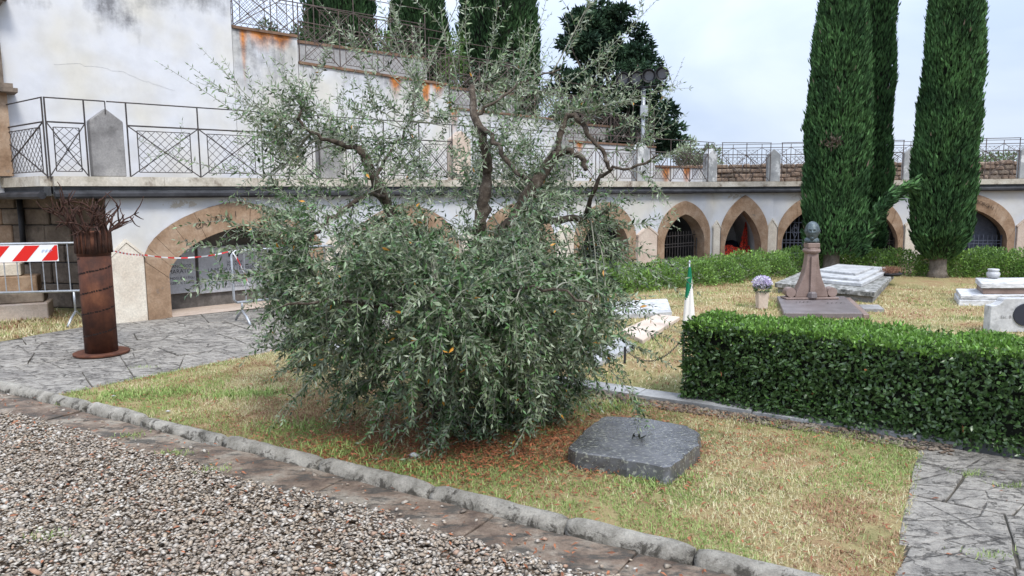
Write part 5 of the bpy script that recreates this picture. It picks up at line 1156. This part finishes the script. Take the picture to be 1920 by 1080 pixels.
# ================================================================== OLIVE TREE
YT = 5.85; tb0 = D(836, 838, YT-.05); tb0[2] = -.03
ol = thing('olive_tree', (tb0[0], tb0[1], 0), 'wide silvery olive tree with drooping lower branches in the middle of the lawn', 'olive tree')
LIMB = {}
def limb(name, pts, r0, r1, jit=.010):
    p = [D(u, v, YT+y) if v is not None else u for u, v, y in pts]; p[0] = np.array(p[0])
    # densify with a smooth spline
    P_ = np.array(p); n = len(P_); out = []
    for i in range(n-1):
        a_, b_, c2, d2 = P_[max(i-1, 0)], P_[i], P_[i+1], P_[min(i+2, n-1)]
        for t_ in np.linspace(0, 1, 5)[:-1]: out.append(.5*((2*b_)+(-a_+c2)*t_+(2*a_-5*b_+4*c2-d2)*t_**2+(-a_+3*b_-3*c2+d2)*t_**3))
    out.append(P_[-1]); out = np.array(out); out[1:-1] += rng.normal(0, jit, (len(out)-2, 3)); LIMB[len(LIMB)] = out
    rr = np.linspace(r0, r1, len(out))*(1+rng.normal(0, .09, len(out))); mb = MB(); mb.tube(out, rr, 9); V = np.array(mb.v); V += rng.normal(0, min(r0*.05, .005), V.shape)
    mesh(name, V, mb.f, M['bark'], ol, True)
limb('trunk', [(838, 845, 0), (828, 770, 0), (822, 690, .0), (836, 610, .02), (868, 545, .03), (895, 500, .0)], .105, .075)
limb('limb', [(836, 610, .02), (800, 540, .12), (770, 465, .2), (735, 405, .2), (705, 345, .15), (672, 275, .1)], .062, .038)
limb('limb', [(895, 505, 0), (902, 430, -.1), (905, 380, -.12), (913, 330, -.12), (905, 265, -.15), (893, 215, -.1), (885, 160, 0)], .058, .022)
limb('limb', [(895, 500, 0), (935, 455, .1), (965, 410, .15), (992, 360, .15), (1020, 320, .15), (1043, 285, .1)], .066, .044)
limb('limb', [(1043, 285, .1), (1052, 250, .1), (1062, 218, .1), (1090, 228, .05), (1112, 262, 0), (1132, 290, -.05), (1148, 318, -.05)], .026, .014)
limb('limb', [(1040, 290, .1), (1068, 280, .05), (1088, 296, 0), (1098, 318, -.05)], .028, .018)
limb('limb', [(950, 440, .1), (1000, 418, .3), (1050, 412, .4), (1100, 405, .4), (1140, 396, .4)], .040, .018)
limb('limb', [(1100, 405, .3), (1112, 360, .1), (1135, 325, 0), (1180, 315, -.1), (1235, 290, -.15)], .022, .008)
limb('limb', [(900, 240, -.15), (935, 275, -.3), (965, 325, -.35), (990, 330, -.35), (1005, 370, -.35)], .020, .012)
limb('limb', [(720, 370, .1), (690, 365, -.15), (640, 395, -.3), (605, 425, -.35), (575, 455, -.4), (560, 490, -.45)], .022, .009)
limb('limb', [(672, 275, .1), (632, 270, 0), (592, 252, -.1), (560, 225, -.1), (570, 205, -.1)], .022, .009)
limb('limb', [(850, 580, 0), (780, 575, -.4), (700, 570, -.8), (600, 560, -1.0), (530, 575, -1.1)], .019, .006)
limb('limb', [(860, 560, 0), (900, 545, -.5), (960, 540, -.9), (1040, 545, -1.1), (1110, 570, -1.15)], .019, .006)
limb('limb', [(850, 570, 0), (880, 560, .5), (980, 550, .9), (1080, 560, 1.1), (1160, 580, 1.1)], .019, .006)
limb('limb', [(840, 590, 0), (760, 560, .5), (660, 555, .9), (570, 560, 1.1), (520, 570, 1.1)], .019, .006)
limb('limb', [(850, 580, 0), (845, 560, -.6), (835, 560, -1.0), (830, 600, -1.3)], .017, .006)
limb('limb', [(700, 345, .15), (720, 300, .3), (760, 240, .35), (780, 180, .4)], .016, .007)
limb('limb', [(893, 215, -.1), (930, 190, -.1), (985, 150, 0), (1050, 130, .1)], .014, .006)
NODES = np.vstack([l for l in LIMB.values()]); 
def bez(a, b, c, n): t_ = np.linspace(0, 1, n)[:, None]; return a*(1-t_)**2+2*b*t_*(1-t_)+c*t_**2
twig = MB(); LP, LD_, LL_, LW_, LS_ = [], [], [], [], []; YP, YD, YL = [], [], []
def shoot(path, r0, young, space=.021, L0=.052, skip=0.):
    twig.tube(path, np.linspace(r0, .0012, len(path)), 3, False)
    seg = np.linalg.norm(np.diff(path, axis=0), axis=1); cum = np.concatenate([[0], np.cumsum(seg)]); tot = cum[-1]; ds = np.arange(.03, tot, space); 
    ph = random.random()*3
    for k, s_ in enumerate(ds):
        i = min(np.searchsorted(cum, s_)-1, len(seg)-1); i = max(i, 0); p = path[i]+(path[i+1]-path[i])*((s_-cum[i])/max(seg[i], 1e-6)); t_ = (path[i+1]-path[i])/max(seg[i], 1e-6)
        a_ = np.cross(t_, [0.1, .2, 1]); a_ /= np.linalg.norm(a_)+1e-9; b_ = np.cross(t_, a_)
        an = ph+(k % 2)*math.pi/2+random.gauss(0, .3); s2 = a_*math.cos(an)+b_*math.sin(an); tipf = s_/tot; l_ = L0*(1.05-.5*max(0, tipf-.55)/.45)*random.uniform(.75, 1.2)
        for sg in (1, -1):
            if random.random() < skip: continue
            op = random.uniform(.6, 1.35); d = t_*math.cos(op)+s2*sg*math.sin(op)+[0, 0, -.08]
            if young and tipf > .35: YP.append(p); YD.append(d); YL.append(l_)
            else: LP.append(p); LD_.append(d); LL_.append(l_)
    if tot > .1:
        (YP if young else LP).append(path[-1]); (YD if young else LD_).append(path[-1]-path[-2]); (YL if young else LL_).append(L0*.8)
ROWS = [(-60, 700, 1150), (0, 640, 1190), (60, 610, 1150), (130, 560, 1180), (200, 490, 1190), (270, 480, 1190), (340, 475, 1190), (420, 480, 1190), (500, 500, 1190), (560, 485, 1190), (620, 485, 1180), (670, 495, 1160), (710, 520, 1140), (750, 600, 1090), (800, 690, 1010), (835, 770, 930)]
rv = np.array([r_[0] for r_ in ROWS]); rl = np.array([r_[1] for r_ in ROWS]); rr_ = np.array([r_[2] for r_ in ROWS])
def dens(v): return np.interp(v, [-60, 40, 130, 200, 300, 400, 470, 560, 700, 760, 840], [.03, .13, .28, .46, .66, .90, 1.05, 1.2, 1.25, 1.2, 1.1])
def target():
    while True:
        v = random.uniform(-60, 835); a_, b_ = np.interp(v, rv, rl), np.interp(v, rv, rr_)
        if random.random() > dens(v)/1.25*(b_-a_)/720: continue
        q = random.uniform(-1, 1); u = (a_+b_)/2+(b_-a_)/2*q*(.94 if v < 450 else .87); dm = math.sqrt(max(.05, 1-q*q))*np.interp(v, [-60, 200, 500, 700, 840], [.5, 1.0, 1.35, 1.2, .75]); y = random.uniform(-1, .85)*dm if v > 400 else random.uniform(-.40, 1)*dm
        if float(vnoise(np.array([u/95.+3]), np.array([v/80.+y*1.5]), 1., 404)[0]) < (.30 if v > 430 else .30): continue
        if y < 0: # nearer branches look larger: keep them inside the same outline
            pass
        p = D(u, v, YT+y); return u, v, y, p
NB = 470
for k in range(NB):
    u, v, y, T_ = target()
    # nearest limb node, preferring one that lies inwards
    dd = np.linalg.norm(NODES-T_, axis=1)+.25*np.maximum(0, NODES[:, 2]-T_[2])*(1 if v < 450 else -.4); j = int(np.argmin(dd+rng.random(len(dd))*.12)); S_ = NODES[j]
    low = v > 480; out = T_-np.array([tb0[0], tb0[1], T_[2]]); out /= np.linalg.norm(out)+1e-6; up = np.array([0, 0, 1.])
    C_ = (S_+T_)/2+(up*random.uniform(.10, .32) if low else up*random.uniform(-.08, .1))+out*.05+rng.normal(0, .05, 3)
    path = bez(S_, C_, T_, 9); L_ = np.linalg.norm(np.diff(path, axis=0), axis=1).sum(); twig.tube(path, np.linspace(.0045+.0035*min(L_, 1.2), .0028, 9), 4, False)
    ns = {True: random.randint(9, 12), False: random.randint(5, 8)}[low]
    if v < 150: ns = random.randint(3, 5)
    for q in range(ns):
        f = random.uniform(.35, 1.) if L_ > .5 else random.uniform(.1, 1.); i = min(int(f*8), 7); p = path[i]+(path[i+1]-path[i])*(f*8-i); t_ = unit(path[i+1]-path[i])
        if v > 560: d = out*random.uniform(.1, .9)+rng.normal(0, .45, 3)+up*random.uniform(-.4, .6); g_ = -.13; l_ = random.uniform(.18, .42); sk = .05
        elif v > 380: d = out*random.uniform(.2, 1.)+rng.normal(0, .5, 3)+up*random.uniform(-.3, .5); g_ = -.06; l_ = random.uniform(.2, .48); sk = .1
        else: d = out*random.uniform(.1, .9)+rng.normal(0, .45, 3)+up*random.uniform(.1, 1.3); g_ = -.02; l_ = random.uniform(.22, .55); sk = .18
        d = unit(d+t_*.5); n_ = 7; pts = [p]; dc = d.copy()
        for z_ in range(n_): dc = unit(dc+np.array([0, 0, g_])+rng.normal(0, .08, 3)); pts.append(pts[-1]+dc*l_/n_)
        pts = np.array(pts)
        if pts[:, 2].min() < .03: pts[:, 2] = np.maximum(pts[:, 2], .03)
        shoot(pts, .0026, random.random() < np.interp(v, [150, 330, 520], [.95, .55, .10]), .0235 if v > 380 else .029, .058 if v > 500 else .050, sk)
# long free wands that break the outline
for (a_, b_, c_, ya, yc, nsd) in [((560, 300), (460, 215), (298, 118), -.1, -.5, 2), ((560, 270), (470, 190), (375, 88), -.1, -.3, 3), ((600, 250), (470, 205), (372, 145), -.2, -.5, 2), ((600, 250), (560, 180), (515, 118), 0, -.2, 3), ((560, 330), (380, 330), (265, 262), -.2, -.9, 2), ((600, 340), (470, 250), (470, 200), -.1, -.3, 3),
        ((560, 480), (430, 470), (330, 450), -.5, -1.5, 2), ((540, 500), (440, 530), (330, 497), -.6, -1.6, 1), ((560, 500), (470, 530), (335, 527), -.6, -1.7, 1), ((560, 440), (470, 430), (395, 405), -.5, -1.2, 3),
        ((700, 200), (690, 110), (600, 5), 0, -.1, 3), ((780, 180), (760, 80), (720, -30), .2, .2, 3), ((860, 180), (850, 70), (805, 20), 0, -.1, 3), ((890, 160), (860, 60), (880, -40), 0, 0, 3), ((900, 180), (930, 60), (940, -40), 0, 0, 3), ((960, 170), (1010, 80), (1030, -30), 0, 0, 3), ((1050, 130), (1080, 60), (1130, -40), .1, .1, 3), ((1060, 160), (1150, 90), (1245, -15), 0, -.2, 3),
        ((1062, 218), (1130, 130), (1180, 60), .1, .1, 3), ((1090, 230), (1180, 170), (1292, 165), 0, -.1, 2), ((1120, 250), (1240, 230), (1280, 115), 0, -.1, 3), ((1130, 290), (1220, 270), (1285, 215), 0, -.2, 2), ((1150, 320), (1200, 290), (1225, 210), 0, -.1, 4), ((1180, 315), (1240, 300), (1275, 285), -.1, -.2, 3), ((1180, 318), (1230, 330), (1250, 375), -.1, -.3, 3),
        ((1120, 420), (1200, 430), (1262, 400), .2, 0, 2), ((1120, 440), (1210, 470), (1275, 505), 0, -.3, 1), ((1120, 460), (1190, 490), (1250, 520), 0, -.3, 2), ((1100, 560), (1200, 560), (1262, 610), 0, -.2, 2), ((1120, 600), (1200, 610), (1268, 640), 0, -.1, 1), ((1110, 620), (1190, 640), (1262, 690), 0, -.2, 1), ((1120, 650), (1170, 680), (1190, 740), 0, -.2, 2),
        ((620, 560), (520, 560), (470, 610), -.6, -.9, 2), ((600, 600), (500, 620), (455, 680), -.5, -.8, 2), ((650, 650), (560, 720), (530, 790), -.5, -.8, 2), ((860, 700), (800, 800), (700, 810), -.6, -.9, 1), ((880, 720), (830, 850), (760, 860), -.7, -.9, 1), ((1000, 700), (1000, 790), (960, 850), -.7, -.9, 2), ((1150, 700), (1190, 730), (1200, 800), -.5, -.6, 2)]:
    P0_, P1_, P2_ = D(*a_, YT+ya), D(*b_, YT+(ya+yc)/2), D(*c_, YT+yc); path = bez(P0_, P1_, P2_, 16)
    if path[:, 2].min() < .04: path[:, 2] = np.maximum(path[:, 2], .04)
    shoot(path, .0045, b_[1] < 430, .036, .05 if b_[1] < 430 else .058, .05)
    for q in range(nsd+2):
        i = random.randint(2, 12); d = unit(unit(path[i+1]-path[i])+rng.normal(0, .45, 3)+[0, 0, .35 if b_[1] < 430 else -.1]); l_ = random.uniform(.12, .34); pts = np.array([path[i]+d*l_*z_/5+np.array([0, 0, .0 if b_[1] < 430 else -.05])*(z_/5)**2 for z_ in range(6)]); pts[:, 2] = np.maximum(pts[:, 2], .03); shoot(pts, .0022, b_[1] < 430, .028, .045, .1)
mesh('twigs', twig.v, np.array([f for f in twig.f if len(f) == 4]), M['twig'], ol, True, kind='stuff')
n = len(LP); V, Fc = leafset(np.array(LP), np.array(LD_), np.array(LL_), np.array(LL_)*.32); mesh('foliage', V, Fc, M['olive'], ol, kind='stuff')
n2 = len(YP); V, Fc = leafset(np.array(YP), np.array(YD), np.array(YL), np.array(YL)*.26); mesh('young_foliage', V, Fc, M['oliveyoung'], ol, kind='stuff')
print('olive leaves', n, n2)

# ================================================================== GRASS, LITTER, GRAVEL
def blades(name, P, z, ln, wd, flat, mt, label_kind='stuff'):
    n = len(P); an = rng.random(n)*2*math.pi; h = np.stack([np.cos(an), np.sin(an), 0*an], 1); tilt = (rng.random(n)*flat)[:, None]; d = unit(h*tilt+np.array([0, 0, 1.])*(1-tilt*.82))
    s_ = np.stack([-np.sin(an), np.cos(an), 0*an], 1); B = np.column_stack([P, np.broadcast_to(z, n)]); l_ = (ln*(.5+rng.random(n)))[:, None]
    V = np.stack([B-s_*wd/2, B+s_*wd/2, B+d*l_*.55+s_*wd*.35, B+d*l_+h*l_*.25, B+d*l_*.55-s_*wd*.35], 1).reshape(-1, 3)
    b = np.arange(n)[:, None, None]*5; Fc = (b+np.array([[0, 1, 2], [0, 2, 4], [4, 2, 3]])).reshape(-1, 3)
    return mesh(name, V, Fc, M[mt], None, kind=label_kind)
def grass_mat(name, stops, var=.4):
    m = mat(name, rough=.7, spec=.2); t = NT(m); r = t.island(); c = t.ramp(r, stops); t.color(c)
    tr = N(t.t, 'ShaderNodeBsdfTranslucent'); ms = N(t.t, 'ShaderNodeMixShader'); ms.inputs[0].default_value = .2; t.t.links.new(c, tr.inputs[0]); t.t.links.new(t.b.outputs[0], ms.inputs[1]); t.t.links.new(tr.outputs[0], ms.inputs[2]); t.t.links.new(ms.outputs[0], t.t.nodes['Material Output'].inputs[0]); return m
M['straw'] = grass_mat('straw_grass', [(0, (.38, .31, .15)), (.5, (.58, .51, .29)), (.8, (.68, .63, .42)), (1, (.50, .36, .20))])
M['green'] = grass_mat('green_grass', [(0, (.14, .21, .05)), (.5, (.25, .35, .10)), (1, (.42, .48, .19))])
M['rustthatch'] = grass_mat('brown_thatch', [(0, (.20, .11, .055)), (.5, (.34, .20, .11)), (1, (.46, .31, .20))])
SL = P*1.0  # outline of the black slab
def lawn_sets(poly, n, z, ln, wd, bias=0.):
    Q = sample(poly, n); Q = Q[~inside(c_+(SL-c_)*.97, Q[:, 0], Q[:, 1])]; g1 = vnoise(Q[:, 0], Q[:, 1], 1.3, 51)*.6+vnoise(Q[:, 0], Q[:, 1], 3.7, 52)*.4
    edge = np.abs((Q-np.array([-5.11, 7.2]))@KN-.06) < .30+.25*vnoise(Q[:, 0], Q[:, 1], 1.8, 5); near = np.exp(-(((Q[:, 0]-tb0[0])/1.5)**2+((Q[:, 1]-tb0[1]+.25)/.9)**2))
    slabd = np.linalg.norm(Q-c_, axis=1) < .72
    g1 = g1+bias+edge*.22+slabd*.12; b2 = vnoise(Q[:, 0]+9, Q[:, 1], 2.1, 61)*.55+vnoise(Q[:, 0], Q[:, 1]+5, 6, 62)*.45+near*.38
    r_ = rng.random(len(Q)); kind = np.where(r_ < np.clip((g1-.50)*2.8, .10, .85), 0, np.where(r_ > 1-np.clip((b2-.47)*3.6, .05, .85), 2, 1))
    return Q, kind
for nm, poly, n, z, ln, wd, bias in (('grass', PLOT, 135000, .0, .026, .0045, .03), ('far_grass', [(-2.35, 9.3), (-1.05, 8.22), (1.25, 6.82), (3.2, 5.6), (5.5, 4.2), (12, 8), (12, 15.8), (10.9, 16.6), (6.9, 17.4), (3.69, 15.4), (1.2, 13.9)], 85000, -.004, .042, .010, .0), ('verge_grass', [(-10, 11), (-8.6, 9.2), (-6.74, 9.58), (-5.95, 11.3), (-6, 12.0), (-10, 12.6)], 12000, -.004, .05, .011, -.05)):
    Q, kd = lawn_sets(poly, n, z, ln, wd, bias)
    if nm == 'grass':   # worn bare patches
        k = (vnoise(Q[:, 0]+3, Q[:, 1], 4.3, 201)*.6+vnoise(Q[:, 0], Q[:, 1]+2, 9, 202)*.4 < .68) | (rng.random(len(Q)) < .15); Q, kd = Q[k], kd[k]
    if nm == 'far_grass':   # bare reddish soil under the cypresses
        ds = np.exp(-(((Q[:, 0]-8.3)/2.0)**2+((Q[:, 1]-15.3)/1.5)**2)); k = rng.random(len(Q)) > ds*1.1; Q, kd = Q[k], kd[k]
    blades(nm, Q[kd == 0], z, ln, wd, 1.0, 'green'); blades(nm, Q[kd == 1], z, ln, wd, 1.17, 'straw'); blades(nm, Q[kd == 2], z, ln*.85, wd*1.2, 1.18, 'rustthatch')
# tufts of green on paving, gutter and gravel
TU = [G(*q) for q in [(130, 758), (735, 752), (330, 850), (400, 880), (245, 818), (90, 1005), (490, 740), (430, 742), (1815, 890), (1900, 912), (1850, 1042), (270, 690), (310, 738), (75, 608), (110, 610)]]
Pt = np.vstack([np.array(q[:2])+rng.normal(0, [.07, .035], (90, 2)) for q in TU]); blades('grass_tufts', Pt, .0, .028, .005, 1.0, 'green')
# moss cushion colour and fallen leaves
M['litter'] = leaf_mat('fallen_leaf', (.23, .085, .038), (.30, .17, .10), .6, .55, None, .0, spec=.3)
n = 7600; Q = np.array([tb0[0]+.25, tb0[1]-.45])+rng.normal(0, 1, (n, 2))*[.95, .42]; n3 = 1800; Q = np.vstack([Q, sample(PLOT, n3)]); Q = Q[inside(PLOT, Q[:, 0], Q[:, 1])]; Q = Q[~inside(c_+(SL-c_)*.97, Q[:, 0], Q[:, 1])]; n = len(Q)
d = rng.normal(0, 1, (n, 3))*[1, 1, .12]; V, Fc = leafset(np.column_stack([Q, .012+.02*rng.random(n)]), d, .045*(.7+.5*rng.random(n)), .013, .2, np.array([[0, 0, 1.]])+rng.normal(0, .25, (n, 3))); 
S = None; mesh('fallen_leaves', V, Fc, M['litter'], None, kind='stuff')
# a few olive leaves on the wet slab, on the gravel edge too
n = 26; a_ = rng.random(n)*2*math.pi; Q = c_+np.column_stack([np.cos(a_)*.30, np.sin(a_)*.24])*rng.random((n, 1)); V, Fc = leafset(np.column_stack([Q, np.full(n, z1+.003)]), rng.normal(0, 1, (n, 3))*[1, 1, .03], .045, .012, .2, np.tile([0, 0, 1.], (n, 1))+rng.normal(0, .1, (n, 3))); mesh('leaves_on_slab', V, Fc, M['litter'], None, kind='stuff')
# gravel: flat rounded chips
m = mat('gravel_chip', rough=.8, spec=.25); t = NT(m); r = t.island()
c = t.ramp(r, [(0, (.12, .10, .08)), (.10, (.26, .22, .17)), (.26, (.42, .375, .31)), (.44, (.52, .48, .41)), (.60, (.33, .26, .19)), (.72, (.46, .37, .27)), (.86, (.62, .58, .51)), (.96, (.38, .21, .13)), (1, (.48, .41, .31))], 'CONSTANT')
c = t.mix(t.ramp(t.noise(t.pos(), 1.0, 3), [(.4, .15), (.6, .5)]), c, (.34, .275, .215)); c = t.mix(.4, c, t.ramp(t.noise(t.pos(), 90, 3), [(.3, .5), (.7, 1.)]), 'MULTIPLY'); t.color(c); M['chip'] = m
IV = np.array([(math.cos(a_), math.sin(a_), .12*(-1)**k) for k, a_ in enumerate(np.arange(6)*math.pi/3)]+[(.1, 0, .9), (0, .1, -.9)]); IF = np.array([[i, (i+1) % 6, 6] for i in range(6)]+[[(i+1) % 6, i, 7] for i in range(6)]); NI = len(IV)
VIS = [kl(-1.0, -.30), kl(9.0, -.30), (1.4, 3.0), (-3.5, 3.0), (-6.5, 6.5)]
Q = sample(VIS, 53000); o_ = (Q-np.array([-5.11, 7.2]))@KN; edge = -.30-.12*vnoise(Q[:, 0], Q[:, 1], 2.2, 91)-.06*vnoise(Q[:, 0], Q[:, 1], 8, 92); Q = Q[(o_ < edge) | (rng.random(len(Q)) < .012)]
Q = np.vstack([Q, sample([(1.4, 3.0), (1.5, 1.9), (-5, 1.9), (-8.5, 6.0), (-6.5, 6.5), (-3.5, 3.0)], 7000), sample([kl(-.5, -.1), kl(9, -.1), kl(9, -.5), kl(-.5, -.5)], 260)]); n = len(Q)
sz = rng.lognormal(math.log(.0118), .30, n); A3 = np.column_stack([sz*1.12, sz*.80, sz*.38]); an = rng.random(n)*6.283; tl = rng.normal(0, .28, (n, 2))
Vb = IV[None]*A3[:, None, :]*(1+rng.normal(0, .13, (n, NI, 1))); ca_, sa_ = np.cos(an)[:, None], np.sin(an)[:, None]
X, Y_, Z_ = Vb[..., 0], Vb[..., 1], Vb[..., 2]; Z2 = Z_+X*tl[:, :1]+Y_*tl[:, 1:]; X2, Y2 = X*ca_-Y_*sa_, X*sa_+Y_*ca_
zz = -.022+.026*rng.random(n)+.010*vnoise(Q[:, 0], Q[:, 1], 1.5, 95); VV = np.stack([X2+Q[:, :1], Y2+Q[:, 1:], Z2+zz[:, None]], 2).reshape(-1, 3)
mesh('gravel', VV, (np.arange(n)[:, None, None]*NI+IF).reshape(-1, 3), M['chip'], None, True, kind='stuff')
u_ = rng.random(1500)*3.6-.6; o_ = -.02-.22*rng.random(1500)**1.6; Q = S0+np.outer(u_, SD)+np.outer(o_, SN); Q = Q[u_ < 2.55]; n = len(Q); sz = rng.lognormal(math.log(.014), .45, n)[:, None, None]
VV = IV[None]*sz*np.array([1.1, .8, .5])*(1+rng.normal(0, .15, (n, NI, 1)))+np.column_stack([Q, .004+.008*rng.random(n)])[:, None, :]
mesh('rubble', VV.reshape(-1, 3), (np.arange(n)[:, None, None]*NI+IF).reshape(-1, 3), M['gutterstone'], None, False, kind='stuff')
Q = np.vstack([sample(VIS, 420), sample([kl(-.5, -.1), kl(9, -.1), kl(9, -.6), kl(-.5, -.6)], 240), sample([(3.0, 5.2), (2.2, 3.9), (1.9, 2.9), (4.5, 2.0), (5, 4)], 60)]); n = len(Q); V, Fc = leafset(np.column_stack([Q, .012+.012*rng.random(n)]), rng.normal(0, 1, (n, 3))*[1, 1, .1], .045*(.6+.6*rng.random(n)), .014, .2, np.tile([0, 0, 1.], (n, 1))+rng.normal(0, .3, (n, 3))); mesh('scattered_leaves', V, Fc, M['litter'], None, kind='stuff')
Q = np.vstack([np.array(G(u, v)[:2])+rng.normal(0, [.16, .10], (420, 2)) for u, v in ((315, 738), (430, 742), (490, 738), (240, 740), (560, 800), (1240, 905), (950, 800), (1150, 765), (640, 850), (760, 885))]); Q = Q[inside(PLOT, Q[:, 0], Q[:, 1])]; blades('clover_patches', Q, .0, .045, .010, 1.05, 'green')
# a scrap of pale litter and two small stones on the grass
for (u, v, lb) in ((775, 858, 'scrap of white crumpled paper on the grass below the olive'), (213, 746, 'small white pebble on the grass near the kerb, left one'), (315, 775, 'small white pebble on the grass near the kerb, right one')):
    q = G(u, v); V = IV*np.array([.03, .022, .014])*(1+rng.normal(0, .15, (NI, 1)))*(1.6 if u == 775 else .8)+q+[0, 0, .02]; o = mesh('white_scrap' if u == 775 else 'white_pebble', V, IF, M['marble'], None, loc=tuple(q)); tag(o, lb, 'litter' if u == 775 else 'pebble')
